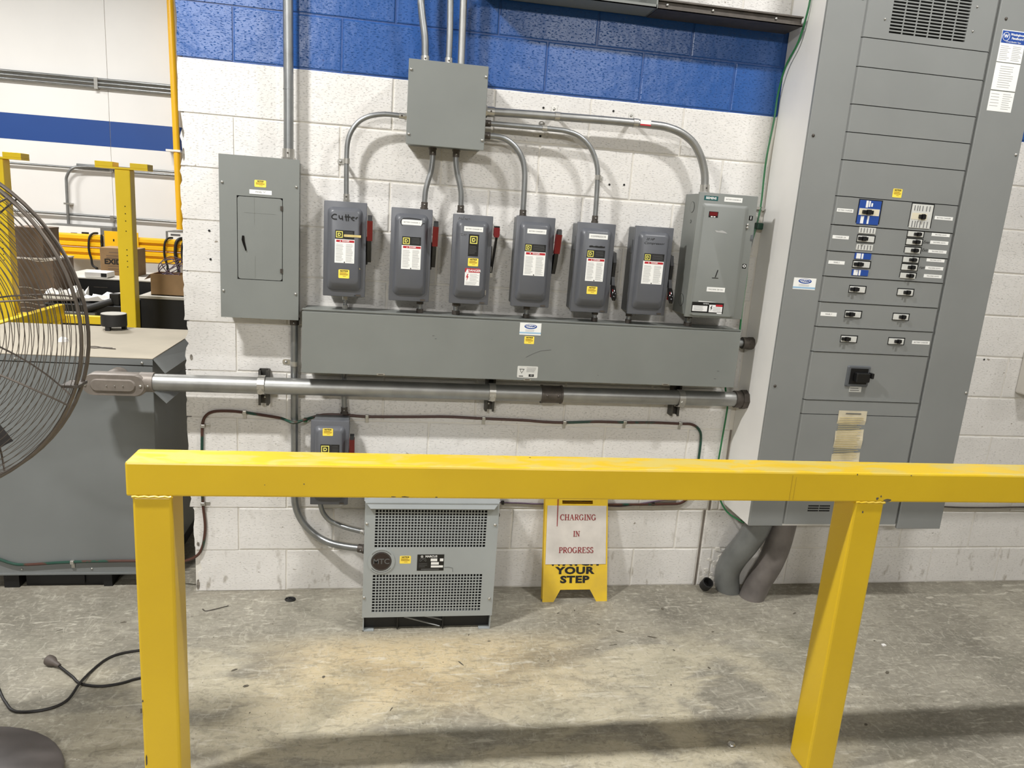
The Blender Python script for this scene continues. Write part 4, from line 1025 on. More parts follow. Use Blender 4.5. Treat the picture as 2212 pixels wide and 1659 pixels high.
# aged paper schedule
pp = MB(); P = []
for k in range(15):
    z = .992 - k * .0225; P.append((z, -.2862 - .0025 * math.sin(k * 1.3) - .0012 * math.cos(k * 2.9)))
pp.loft([[(2.794 + .0003 * k, y, z), (2.931 + .0003 * k, y - .0006, z), (2.931 + .0003 * k, y + .0006, z - .0001), (2.794 + .0003 * k, y + .0008, z - .0001)] for k, (z, y) in enumerate(P)])
ppo = pp.build('circuit_schedule', 'paper', pb)
MB().box(2.828, 2.902, -.2900, -.2893, .978, .9815).build('schedule_title', 'dimink', ppo)
lines(2.800, 2.925, .765, .965, -.2903, 24, 'tape', ppo, .0018, 6)

# grey plastic pipes below the panelboard
for lab, pts, mm in (('bulging grey plastic pipe under the panelboard corner', [(2.585, -.15, .47), (2.575, -.145, .38), (2.545, -.12, .28), (2.515, -.085, .19), (2.502, -.060, .11), (2.515, -.050, .03), (2.54, -.05, -.05)], 'pvc'),
                     ('dusty grey plastic pipe beside the first, going into the floor', [(2.705, -.15, .47), (2.70, -.15, .38), (2.688, -.150, .28), (2.668, -.14, .18), (2.64, -.125, .09), (2.615, -.12, .0), (2.61, -.12, -.05)], 'pvc2')):
    t = thing('floor_pipe', (pts[-2][0], pts[-2][1], 0), lab, 'pipe', 'grey plastic pipes under the panelboard')
    MB().tube(catmull(pts, 6), .059, 22).build('pipe_bend', mm, t, smooth=True)
    MB().cyl((pts[0][0], pts[0][1], .41), (pts[0][0], pts[0][1], .452), .060, 22).build('pipe_bell', mm, t, smooth=True)

# duct ledge at the top of the stripe
dc = thing('cable_duct', (1.8, 0, 2.55), 'grey steel cable duct along the top edge of the blue stripe', 'duct')
MB().box(1.15, 1.815, -.150, -.012, 2.553, 2.557).box(1.15, 1.815, -.150, -.147, 2.553, 2.566).box(1.812, 1.818, -.150, -.012, 2.553, 2.80).box(1.15, 1.815, -.016, -.012, 2.553, 2.80).build('open_duct', 'grey', dc)
MB().box(1.82, 2.432, -.150, -.012, 2.551, 2.554).box(1.82, 2.432, -.150, -.146, 2.551, 2.560).box(1.82, 2.432, -.138, -.134, 2.560, 2.582).box(1.82, 2.432, -.150, -.012, 2.582, 2.588).build('closed_duct', 'darksteel', dc)
for sx in (1.86, 2.05, 2.32): screw(sx, -.139, 2.571, dc, .006)

# ------------------------------------------------------------------ wires on the wall
gw = thing('ground_wire', (.06, -.01, .5), 'brown and green ground wire clipped in a long loop along the wall', 'wire')
pts = [(-.80, .036, .148), (-.775, .033, .140), (-.729, .033, .122), (-.675, .033, .117), (-.499, .033, .128), (-.245, .033, .132), (-.10, .02, .128), (-.02, -.004, .149), (.030, -.008, .176), (.052, -.008, .215), (.063, -.008, .27), (.066, -.008, .33), (.058, -.008, .437), (.059, -.008, .60), (.062, -.008, .72), (.066, -.008, .785), (.082, -.008, .818), (.112, -.008, .834), (.164, -.008, .838), (.22, -.008, .835), (.323, -.009, .822), (.39, -.022, .815), (.444, -.072, .812), (.50, -.03, .820), (.56, -.012, .833), (.651, -.010, .834), (.74, -.008, .829), (.85, -.008, .831), (.96, -.008, .834), (1.1, -.008, .838), (1.258, -.008, .834), (1.437, -.008, .831), (1.53, -.008, .826), (1.63, -.008, .825), (1.78, -.008, .833), (1.915, -.008, .833), (2.05, -.008, .836), (2.185, -.008, .834), (2.243, -.008, .832), (2.281, -.008, .808), (2.297, -.008, .765), (2.299, -.008, .64), (2.295, -.008, .52), (2.25, -.008, .445), (2.16, -.008, .432), (1.89, -.008, .428), (1.70, -.008, .424)]
MB().tube(catmull(pts, 4), .0062, 8).build('wire_run', 'copper', gw, smooth=True)
for (cx_, cy_, cz_, v) in ((.0665, -.008, .77, 1), (.059, -.008, .42, 1), (.235, -.008, .834, 0), (.745, -.008, .829, 0), (1.258, -.008, .834, 0), (1.63, -.008, .825, 0), (1.915, -.008, .833, 0), (2.185, -.008, .834, 0), (-.494, .033, .128, 0)):
    yb = -.0006 if cx_ > 0 else .040
    c = MB()
    if v: c.box(cx_ - .009, cx_ + .009, cy_ - .009, yb, cz_ - .008, cz_ + .008, .003).box(cx_ + .009, cx_ + .028, yb - .003, yb, cz_ - .007, cz_ + .007, .001)
    else: c.box(cx_ - .008, cx_ + .008, cy_ - .009, yb, cz_ - .009, cz_ + .009, .003).box(cx_ - .007, cx_ + .007, yb - .003, yb, cz_ - .030, cz_ - .009, .001)
    c.build('wire_clip', 'silver', gw)
MB().box(.478, .496, -.03, -.004, .802, .818, .004).build('green_tag', 'green', gw)
g1 = thing('green_wire', (2.44, -.012, 1.8), 'loose green ground wire hanging down the corner beside the panelboard', 'wire')
pts = [(2.448, -.16, 3.0), (2.447, -.155, 2.70), (2.444, -.15, 2.60), (2.440, -.12, 2.50), (2.437, -.05, 2.42), (2.437, -.015, 2.319), (2.437, -.012, 2.206), (2.427, -.012, 2.06), (2.428, -.012, 1.96), (2.430, -.015, 1.87), (2.424, -.02, 1.79), (2.406, -.03, 1.70), (2.388, -.05, 1.62), (2.372, -.09, 1.53), (2.362, -.11, 1.40), (2.366, -.11, 1.25), (2.371, -.08, 1.10), (2.373, -.03, 1.03), (2.40, -.02, .94), (2.405, -.014, .88), (2.400, -.014, .739), (2.398, -.014, .60), (2.41, -.03, .50), (2.45, -.07, .42), (2.50, -.15, .40)]
MB().tube(catmull(pts, 5), .0042, 8).build('wire_run', 'green', g1, smooth=True)
MB().box(2.412, 2.442, -.045, -.012, 1.742, 1.772, .005).build('wire_splice', 'greend', g1)
MB().box(2.405, 2.43, -.02, -.001, 1.828, 1.840, .002).cyl((2.440, -.02, 1.833), (2.440, -.001, 1.833), .009, 10).build('wire_clip', 'silver', g1)
MB().box(2.376, 2.392, -.02, -.001, 1.062, 1.074, .002).build('wire_clip', 'silver', g1)
pw = thing('thin_cable', (1.4, -.006, .43), 'thin dark cable drooping along the wall behind the caution sign', 'wire')
pts = [(1.30, -.006, .446), (1.37, -.006, .434), (1.46, -.006, .431), (1.555, -.006, .428), (1.72, -.004, .436), (1.89, -.006, .420), (1.97, -.006, .422), (2.06, -.006, .436), (2.14, -.006, .450), (2.22, -.006, .455)]
MB().tube(catmull(pts, 5), .0036, 8).build('wire_run', 'purple', pw, smooth=True)
for cx_ in (1.372, 2.10): MB().box(cx_ - .006, cx_ + .006, -.012, -.0006, .424, .442, .002).build('wire_clip', 'black', pw)
rc = thing('thin_cable', (3.7, -.006, .43), 'grey cable running low along the wall past the panelboard', 'wire')
MB().tube(catmull([(3.40, -.006, .428), (3.6, -.006, .430), (3.75, -.006, .425), (3.95, -.006, .425), (4.15, -.006, .429), (4.6, -.006, .43)], 5), .004, 8).build('wire_run', 'darksteel', rc, smooth=True)
# box at the very edge of the picture, beyond the panelboard
eb = thing('control_box', (3.95, 0, 1.88), 'black-edged box mounted on the wall beyond the panelboard', 'electrical box')
MB().box(3.80, 4.02, -.11, -.001, 1.86, 2.10, .004).build('enclosure', 'black', eb)
MB().box(3.806, 4.014, -.114, -.1105, 1.868, 2.092, .002).build('cover', 'grey', eb)
eb = thing('outlet_box', (4.0, 0, 1.1), 'small light grey box low on the wall beyond the panelboard', 'electrical box')
MB().box(3.93, 4.06, -.08, -.001, 1.04, 1.32, .008).build('enclosure', 'plain', eb)
MB().box(3.94, 4.05, -.084, -.0805, 1.05, 1.31, .002).build('cover', 'panel', eb)

# ------------------------------------------------------------------ dry transformer
tf = thing('transformer', (1.028, -.2, 0), 'grey ventilated transformer standing on the floor below the trough', 'transformer')
X0, X1, YF, YB, ZB, ZT = .757, 1.299, -.36, -.045, .066, .572
fp = MB(); yb_ = YF + .003
G = [(.799, 1.250, .380, .543), (.796, 1.246, .090, .258)]
fp.box(X0, G[1][0], YF, yb_, ZB, ZT); fp.box(G[0][1], X1, YF, yb_, ZB, ZT)
fp.box(G[1][0], G[0][1], YF, yb_, G[0][3], ZT); fp.box(G[1][0], G[0][1], YF, yb_, G[1][3], G[0][2]); fp.box(G[1][0], G[0][1], YF, yb_, ZB, G[1][2])
fp.box(G[1][0], G[0][0], YF, yb_, G[0][2], G[0][3]); fp.box(G[1][1], G[0][1], YF, yb_, G[1][2], G[1][3])
fp.build('front_panel', 'grey2', tf)
bd = MB(); bd.box(X0, X0 + .003, YF + .003, YB, ZB, ZT).box(X1 - .003, X1, YF + .003, YB, ZB, ZT).box(X0, X1, YB - .003, YB, ZB, ZT).box(X0, X1, YF + .003, YB, ZB, ZB + .003)
bd.build('housing', 'grey2', tf)
MB().box(X0 + .01, X1 - .01, YF + .05, YF + .055, ZB + .005, ZT - .01).build('interior_shade_sheet', 'dark', tf)  # dark sheet behind the grilles, standing in for the shaded interior
for (a0, a1, c0, c1), nr in zip(G, (13, 13)):
    g = MB(); nc = 35; px = (a1 - a0) / nc; pz = (c1 - c0) / nr
    for k in range(1, nc): g.box(a0 + k * px - .0021, a0 + k * px + .0021, YF, yb_ - .001, c0, c1)
    for k in range(1, nr): g.box(a0, a1, YF + .0002, yb_ - .0012, c0 + k * pz - .0021, c0 + k * pz + .0021)
    g.build('perforated_grille', 'grey2', tf)
lid = MB()
lid.prism([(YF - .012, .552), (YF - .006, .550), (YF + .03, .582), (YB, .592), (YB, .598), (YF + .02, .590)], 'x', X0 + .022, X1 - .022)
lid.add([(X0 + .022, YF - .012, .552), (X0 - .004, YF + .010, .578), (X0 - .004, YB, .598), (X0 + .022, YF + .02, .590), (X0 + .022, YB, .598)], [(0, 1, 3), (1, 2, 4, 3)])
lid.add([(X1 - .022, YF - .012, .552), (X1 + .004, YF + .010, .578), (X1 + .004, YB, .598), (X1 - .022, YF + .02, .590), (X1 - .022, YB, .598)], [(0, 3, 1), (1, 3, 4, 2)])
lid.build('lid', 'grey2', tf)
for sx, sz in ((.766, .483), (1.286, .479), (.763, .157), (1.283, .145)): screw(sx, YF, sz, tf, .0065)
for xa, s_ in ((X0 + .004, 1), (X1 - .008, -1)):
    MB().box(xa, xa + .004, YF + .004, YB, 0, ZB).box(xa, xa + s_ * .045, YF + .004, YF + .05, 0, .004).box(xa, xa + s_ * .045, YB - .05, YB, 0, .004).build('foot', 'grey2', tf)
MB().box(X0 + .01, X1 - .01, YF + .03, YF + .034, .004, ZB).box(.90, .905, YF + .01, YF + .03, .004, ZB).box(1.09, 1.095, YF + .01, YF + .03, .004, ZB).build('underframe', 'blackcase', tf)
MB().tube([(.93, YF + .015, .058), (1.08, YF + .015, .012)], .003, 6).tube([(1.0, YF + .018, .062), (1.09, YF + .018, .04)], .003, 6).build('underframe_wire', 'galv', tf)
bdg = MB().cyl((.828, YF - .0004, .320), (.828, YF - .003, .320), .055, 32).build('maker_badge', 'grey2', tf, smooth=True)
MB().cyl((.828, YF - .003, .320), (.828, YF - .0036, .320), .0415, 32).build('badge_disc', mat('badge_brown', (48, 38, 34), .45, .2, .1, 20), bdg, smooth=True)
MB().tube([(.828 + .038 * math.cos(2 * PI * k / 32), YF - .0037, .320 + .038 * math.sin(2 * PI * k / 32)) for k in range(32)], .0007, 4, closed=True).build('badge_ring', 'dimink', bdg)
text('MTC', .828, YF - .0040, .319, .032, 'dimink', bdg, bold=.0004)
rt = MB()
for k in range(20):
    for sg_ in (1, -1):
        a = sg_ * math.radians(40 + 100 * k / 19); rt.box(.828 + .048 * math.cos(a) - .0012, .828 + .048 * math.cos(a) + .0012, YF - .0036, YF - .003, .320 + .048 * math.sin(a) - .002, .320 + .048 * math.sin(a) + .002)
rt.build('badge_rim_lettering', 'dimink', bdg, kind='stuff')
notice(.902, .947, .308, .342, YF, tf)
npl = plate(.973, 1.083, .276, .348, YF, 'blabel', tf, 'nameplate')
text('MARCUS', 1.030, YF - .0008, .339, .0125, 'whiteink', npl, bold=.0003)
MB().cyl((.992, YF - .0008, .339), (.992, YF - .0012, .339), .0055, 14).build('plate_emblem', 'lightink', npl)
MB().box(1.028, 1.055, YF - .0011, YF - .0006, .318, .330).box(1.066, 1.080, YF - .0011, YF - .0006, .318, .330).box(1.030, 1.062, YF - .0011, YF - .0006, .303, .314).box(1.030, 1.080, YF - .0011, YF - .0006, .290, .299).build('plate_fields', 'whiteink', npl)
MB().tube([(.983, YF - .0009, .320), (.985, YF - .0009, .329), (.997, YF - .0009, .332), (1.008, YF - .0009, .328), (1.010, YF - .0009, .320)], .0006, 4).tube([(.985, YF - .0009, .317), (.997, YF - .0009, .328), (1.009, YF - .0009, .317)], .0006, 4).build('plate_diagram', 'greyink', npl)
lines(.98, 1.015, .290, .310, YF - .0008, 3, 'dimink', npl, .0012, 2); lines(.99, 1.065, .279, .285, YF - .0008, 2, 'greyink', npl, .001, 2)
MB().tube([(1.085, YF - .0006, .290), (1.105, YF - .0006, .291), (1.120, YF - .0006, .287), (1.122, YF - .0006, .270)], .0007, 4).build('scratch', 'dimink', tf)
MB().box(X1, X1 + .006, -.33, -.325, .47, .52).box(X1, X1 + .008, -.335, -.32, .505, .515).build('side_catch', 'darksteel', tf)

# ------------------------------------------------------------------ folded caution sign
sg2 = thing('caution_sign', (1.70, -.13, 0), 'yellow folding caution sign leaning on the wall with a taped notice', 'floor sign')
def lean(x, z, off=0.0):      # point on the leaning front leaf; z measured along height
    return (x, -.142 + .115 * z / .53 - off, z)
def leaf(off, m, name):
    L = []
    # outline: two legs, notch at the bottom, handle slot near the top
    xl0, xr0, xl1, xr1 = 1.567, 1.876, 1.563, 1.860
    def X(u, z):      # u 0..1 across
        t = z / .53; a = xl0 + (xl1 - xl0) * t; b = xr0 + (xr1 - xr0) * t; return a + (b - a) * u
    b = MB(); th = .006
    def quad(u0, u1, z0, z1, u0t=None, u1t=None):
        u0t = u0 if u0t is None else u0t; u1t = u1 if u1t is None else u1t
        P = [(X(u0, z0), z0), (X(u1, z0), z0), (X(u1t, z1), z1), (X(u0t, z1), z1)]
        b.loft([[lean(p[0], p[1], off) for p in P], [lean(p[0], p[1], off - th) for p in P]])
    quad(0, .17, 0, .055, 0, .27); quad(.83, 1, 0, .055, .73, 1); quad(0, 1, .055, .443); quad(0, .27, .443, .461); quad(.76, 1, .443, .461); quad(0, 1, .461, .505)
    
    return b.build(name, m, sg2)
fl = leaf(0, 'signyel', 'front_leaf')
bl = leaf(-.03, 'signyel', 'rear_leaf')
MB().cyl((1.565, -.026, .505), (1.858, -.026, .505), .010, 10).build('hinge', 'signyel', sg2, smooth=True)
def leantext(s, x, z, size, m, parent, name, off=.001, **k):
    o = text(s, 0, 0, 0, size, m, None, name, **k)
    me = o.data; base = Vector(parent.location); p = parent
    tot = Vector((0, 0, 0))
    while p is not None: tot += p.location; p = p.parent
    sl = .115 / .53
    for v in me.vertices:
        xx, zz = x + v.co.x, z + v.co.z
        v.co = Vector(lean(xx, zz, off - v.co.y)) - tot
    o.parent = parent; return o
leantext('WATCH', 1.712, .1795, .043, 'ink', fl, 'lettering', bold=.0020, wide=1.42, space=1.08)
leantext('YOUR', 1.716, .1415, .043, 'ink', fl, 'lettering', bold=.0020, wide=1.45, space=1.08)
leantext('STEP', 1.716, .1005, .043, 'ink', fl, 'lettering', bold=.0020, wide=1.45, space=1.08)
sh = MB(); L = []
for k in range(9):
    z = .172 + (.438 - .172) * k / 8; wv = .0015 * math.sin(k * 1.7)
    L.append([lean(1.574, z, .0025 + wv), lean(1.715, z, .0030 - wv), lean(1.862 - .006 * k / 8, z, .0025 + wv), lean(1.862 - .006 * k / 8, z, .0015), lean(1.574, z, .0015)])
sh.loft(L); sho = sh.build('taped_notice', 'sheet', sg2, smooth=True)

# serif capitals drawn as strokes: thin 0.045, thick 0.11 of cap height
def serif_glyph(ch):
    T, t = .17, .065
    S = []      # quads as (x0,z0,x1,z1,width)
    A = []      # arcs (cx,cz,rx,rz,a0,a1)
    def ser(x, z, w=.17): S.append((x - w, z, x + w, z, t))
    if ch == 'I': S.append((.2, 0, .2, 1, T)); ser(.2, .02); ser(.2, .98); return S, A, .4
    if ch == 'H': S += [(.17, 0, .17, 1, T), (.68, 0, .68, 1, T), (.17, .5, .68, .5, t)]; [ser(x, z) for x in (.17, .68) for z in (.02, .98)]; return S, A, .85
    if ch == 'N': S += [(.15, 0, .15, 1, t), (.68, 0, .68, 1, t), (.15, .98, .66, .04, T)]; ser(.15, .02); ser(.13, .98, .13); ser(.68, .98); return S, A, .84
    if ch == 'A': S += [(.12, 0, .42, 1, t), (.42, 1, .72, 0, T), (.22, .36, .60, .36, t)]; ser(.12, .02, .12); ser(.72, .02, .14); return S, A, .86
    if ch == 'E': S += [(.18, 0, .18, 1, T), (.05, .98, .66, .98, t), (.05, .02, .68, .02, t), (.18, .52, .52, .52, t), (.66, .98, .66, .78, t), (.68, .02, .70, .24, t), (.52, .42, .52, .62, t)]; return S, A, .76
    if ch == 'P' or ch == 'R':
        S += [(.18, 0, .18, 1, T), (.05, .98, .40, .98, t), (.18, .46, .40, .46, t)]; ser(.18, .02); A.append((.40, .72, .23, .26, -90, 90))
        if ch == 'R': S += [(.36, .46, .70, .03, T)]; ser(.74, .02, .08)
        return S, A, .70 if ch == 'P' else .80
    if ch == 'O': A.append((.42, .5, .35, .49, 0, 360)); return S, A, .86
    if ch == 'C': A.append((.42, .5, .35, .49, 50, 310)); S.append((.68, .95, .68, .70, t)); return S, A, .78
    if ch == 'G': A.append((.42, .5, .35, .49, 50, 325)); S += [(.68, .95, .68, .70, t), (.70, .05, .70, .42, T), (.55, .42, .82, .42, t)]; return S, A, .88
    if ch == 'S': A += [(.32, .75, .21, .24, 20, 250), (.32, .26, .23, .25, -150, 85)]; S += [(.52, .95, .52, .74, t), (.10, .05, .10, .28, t)]; return S, A, .62
    return S, A, .4
def serif_text(s, cx, z, h, parent, m='redink', off=.0046):
    glyphs = [serif_glyph(c) for c in s]; total = sum(g[2] + .06 for g in glyphs); x = cx - total * h / 2
    b = MB()
    def q(x0, z0, x1, z1, w):
        d = Vector((x1 - x0, z1 - z0)); n_ = Vector((-d.y, d.x)).normalized() * w / 2
        P = [(x0 + n_.x, z0 + n_.y), (x0 - n_.x, z0 - n_.y), (x1 - n_.x, z1 - n_.y), (x1 + n_.x, z1 + n_.y)]
        b.loft([[lean(p[0], p[1], off) for p in P], [lean(p[0], p[1], off - .0006) for p in P]])
    for (S, A, w) in glyphs:
        for (x0, z0, x1, z1, t) in S: q(x + x0 * h, z + z0 * h, x + x1 * h, z + z1 * h, t * h)
        for (ax, az, rx, rz, a0, a1) in A:
            n = 14; prev = None
            for k in range(n + 1):
                a = math.radians(a0 + (a1 - a0) * k / n); p = (x + (ax + rx * math.cos(a)) * h, z + (az + rz * math.sin(a)) * h)
                if prev: q(prev[0], prev[1], p[0], p[1], (.065 + .105 * abs(math.cos((a + pa) / 2))) * h)
                prev = p; pa = a
        x += (w + .06) * h
    return b.build('notice_lettering', m, parent)
serif_text('CHARGING', 1.722, .3735, .0255, sho)
serif_text('IN', 1.717, .299, .0245, sho)
serif_text('PROGRESS', 1.718, .2245, .0255, sho)
MB().loft([[lean(p, z, .0045) for p in (1.621, 1.6245)] + [lean(p, z, .0030) for p in (1.6245, 1.621)] for z in (.345, .50)]).build('red_string', 'redink', sho)

# ------------------------------------------------------------------ big grey cabinet beyond the wall end
cb = thing('dry_transformer_cabinet', (-.6, .4, 0), 'large grey floor cabinet with a dusty lid behind the wall end', 'cabinet')
CX0, CX1, CY0, CY1, CZT = -1.02, -.140, .042, .780, 1.040
MB().box(CX0, CX1, CY0, CY1, .070, CZT - .003, .003).build('housing', 'cab', cb)
MB().box(CX0 - .002, CX1 + .002, CY0 - .003, CY0, 1.012, CZT, .0008).build('front_lip', 'cab', cb)
MB().box(CX0 - .002, CX1 + .002, CY0 - .003, CY1, CZT - .002, CZT + .002).build('lid', 'cabtop', cb)
MB().box(CX0, CX1, CY0 - .0008, CY0 + .001, 1.0085, 1.0115).build('lid_seam', 'dark', cb)
MB().box(CX0 - .002, CX1 + .001, CY0 - .006, CY0, .066, .074).build('bottom_lip', 'cab', cb)
for sx in (-.66, -.42, -.18): screw(sx, CY0 - .003, 1.022, cb, .006)
for sx in (-.70, -.42): screw(sx, CY0, .092, cb, .005)
# bent side deflector
MB().add([(CX1, CY0 + .004, CZT + .001), (CX1, CY1 - .1, CZT + .001), (-.085, CY1 - .1, .975), (-.085, CY0 - .015, .985), (CX1, CY0 + .004, CZT - .002), (CX1, CY1 - .1, CZT - .002), (-.087, CY1 - .1, .972), (-.087, CY0 - .015, .982)],
         [(0, 1, 2, 3), (4, 7, 6, 5), (0, 3, 7, 4), (1, 5, 6, 2), (2, 6, 7, 3)]).build('side_deflector', 'cab', cb)
MB().add([(CX1, CY0 + .004, .90), (-.085, CY0 - .010, .855), (-.085, CY1 - .1, .855), (CX1, CY1 - .1, .90), (CX1, CY0 + .004, .897), (-.087, CY0 - .010, .852), (-.087, CY1 - .1, .852), (CX1, CY1 - .1, .897)],
         [(0, 1, 2, 3), (4, 7, 6, 5), (0, 4, 5, 1), (1, 5, 6, 2)]).build('side_deflector', 'cab', cb)
MB().tube([(-.798 + .028 * math.cos(2 * PI * k / 20), CY0 - .0005, .565 + .028 * math.sin(2 * PI * k / 20)) for k in range(20)], .0012, 5, closed=True).build('knockout_ring', 'dark', cb)
ub = MB(); ub.box(-.78, -.72, CY0 + .01, CY1, 0, .070); ub.box(-.70, -.38, CY0 + .03, CY0 + .036, 0, .060); ub.box(-.38, -.345, CY0 + .012, CY1, 0, .066); ub.box(-.20, -.15, CY0 + .01, CY1, 0, .070); ub.box(-.64, -.46, CY0 + .020, CY0 + .024, .01, .05)
ub.build('base_frame', 'blackcase', cb)
kw = thing('wire_loop', (-.50, .2, 1.045), 'dark twisted wire loop lying on the dusty cabinet lid', 'wire')
MB().tube(catmull([(-.335, .20, 1.045), (-.36, .205, 1.045), (-.39, .215, 1.045), (-.42, .23, 1.046), (-.445, .228, 1.046), (-.45, .21, 1.045), (-.42, .205, 1.045), (-.39, .212, 1.046), (-.35, .206, 1.047)], 5), .0022, 6).build('wire_run', 'darksteel', kw)
cw = MB()
cw.loft([[(-.60 + r * math.cos(2 * PI * k / 9) * (1 + .3 * math.sin(k * 2.3)), .34 + r * math.sin(2 * PI * k / 9), 1.042 + h) for k in range(9)] for r, h in ((.022, 0), (.018, .012), (.006, .02))])
tag(cw.build('paper_scrap', 'cloth'), 'small white scrap of paper on the cabinet lid beside the fan', 'paper')
cy = thing('round_cap', (-.508, .70, 1.042), 'black round cap standing on legs at the far edge of the cabinet lid', 'cap')
MB().cyl((-.508, .70, 1.062), (-.508, .70, 1.120), .058, 28).build('drum', 'rubber', cy, smooth=True)
MB().cyl((-.508, .70, 1.120), (-.508, .70, 1.1225), .056, 28).build('lid', 'greytop', cy, smooth=True)
for a in (.6, 2.5, 4.4): MB().box(-.508 + .045 * math.cos(a) - .010, -.508 + .045 * math.cos(a) + .010, .70 + .045 * math.sin(a) - .01, .70 + .045 * math.sin(a) + .01, 1.042, 1.064).build('foot', 'rubber', cy)

# ------------------------------------------------------------------ things beyond the cabinet
def yoke_post(x, y, zt, label, w=.10):
    t = thing('yellow_post', (x, y, 0), label, 'post', 'tall yellow forked posts')
    MB().box(x - w / 2, x + w / 2, y, y + .10, 0, zt, .006).build('post_tube', 'yel', t)
    MB().box(x - .17, x + .17, y - .01, y + .11, zt, zt + .012).build('cap_plate', 'yel', t)
    for s_ in (-1, 1): MB().box(x + s_ * .055, x + s_ * .17, y - .012, y + .112, zt + .012, zt + .045, .003).build('saddle', 'yel', t)
    MB().box(x - .08, x + .08, y - .03, y + .13, 0, .012).build('foot_plate', 'yel', t)
    for zz in (1.60, 1.55, 1.50, 1.43, 1.30, 1.26, 1.22, 1.18): MB().cyl((x + .01, y - .001, zz), (x + .01, y + .002, zz), .004, 8).build('bolt_hole', 'dark', t)
    return t
yoke_post(-1.030, 2.5, 1.850, 'tall yellow post with a forked top plate rising behind the cabinet')
yoke_post(-1.830, 2.5, 1.860, 'tall yellow post with a forked top plate behind the fan guard')
br = thing('yellow_barrier', (-1.3, 2.45, 0), 'low yellow tube barrier between the two tall forked posts', 'barrier')
MB().box(-1.775, -1.085, 2.51, 2.56, .755, .812, .004).build('cross_tube', 'yel', br)
MB().box(-1.50, -1.45, .9, 2.5, .79, .893, .004).build('side_tube', 'yel', br)
MB().box(-1.50, -1.45, .92, .97, 0, .79, .004).build('leg', 'yel', br)
MB().box(-1.50, -1.45, 2.4, 2.45, 0, .79, .004).build('leg', 'yel', br)

# benches and clutter
t = thing('work_bench', (-1.0, 3.2, 0), 'black draped bench with a pale edge beyond the cabinet', 'bench')
MB().box(-1.175, -.40, 3.20, 3.8, .866, .89, .004).build('bench_top', 'greytop', t)
MB().box(-1.165, -.41, 3.215, 3.78, 0, .866).build('bench_skirt', 'blackcase', t)
t = thing('battery_cabinet', (-1.6, 3.6, 0), 'black case unit with grey top carrying the printed carton', 'cabinet')
MB().box(-1.95, -1.20, 3.62, 4.3, .02, .955, .006).build('case', 'blackcase', t)
MB().box(-1.97, -1.19, 3.60, 4.32, .955, .965, .002).build('case_top', 'greytop', t)
MB().box(-1.66, -1.55, 3.612, 3.62, .885, .892).build('case_handle', 'darksteel', t)
t = thing('tool_cart', (-1.5, 3.0, 0), 'low black cart covered with loose white papers', 'cart')
MB().box(-1.78, -1.22, 2.95, 3.45, .60, .83, .008).build('cart_body', 'blackcase', t)
MB().box(-1.80, -1.40, 2.90, 2.95, .735, .775, .004).build('cart_handle', 'chargerside', t)
MB().box(-1.32, -1.25, 2.98, 3.04, .83, .92, .006).build('cart_knob', 'rubber', t)
MB().cyl((-1.47, 2.92, .80), (-1.30, 2.98, .86), .028, 12).build('cart_roller', 'rubber', t, smooth=True)
for xx in (-1.74, -1.26):
    for yy in (2.99, 3.40): MB().box(xx - .02, xx + .02, yy - .02, yy + .02, 0, .60).build('leg', 'blackcase', t)
def crumple(x0, x1, y0, y1, z, amp, seed, name, m, label, cat):
    rd = random.Random(seed); n = 7; b = MB(); vs = []
    for j in range(n):
        for i in range(n):
            vs.append((x0 + (x1 - x0) * i / (n - 1) + rd.uniform(-.012, .012), y0 + (y1 - y0) * j / (n - 1) + rd.uniform(-.012, .012), z + rd.uniform(0, amp)))
    top = [(j * n + i, j * n + i + 1, (j + 1) * n + i + 1, (j + 1) * n + i) for j in range(n - 1) for i in range(n - 1)]
    vs2 = [(v[0], v[1], z - .003) for v in vs]; N = n * n
    fs = top + [tuple(q + N for q in reversed(f)) for f in top]
    rim = [i for i in range(n)] + [n * (j + 1) + n - 1 for j in range(n - 1)] + [n * n - 2 - i for i in range(n - 1)] + [n * (n - 2 - j) for j in range(n - 2)]
    for a, c in zip(rim, rim[1:] + rim[:1]): fs.append((a, c, c + N, a + N))
    b.add(vs, fs + []); b.v += vs2
    return tag(b.build(name, m, None, smooth=False), label, cat)
crumple(-1.54, -1.26, 3.07, 3.36, .848, .045, 4, 'loose_papers', 'cloth', 'spread of loose white papers on the low black cart', 'paper')
crumple(-1.79, -1.59, 2.98, 3.3, 0.865, .075, 9, 'crumpled_wrapping', 'cloth', 'heap of crumpled white wrapping at the fan side of the cart', 'paper')
wt = thing('white_tray', (-1.64, 3.66, .967), 'small white tray on the black case unit', 'tray')
MB().box(-1.73, -1.55, 3.62, 3.80, .967, 1.015, .006).build('tray_body', 'cloth', wt)
MB().box(-1.60, -1.555, 3.617, 3.62, .975, 1.006).build('tray_opening', 'blackcase', wt)

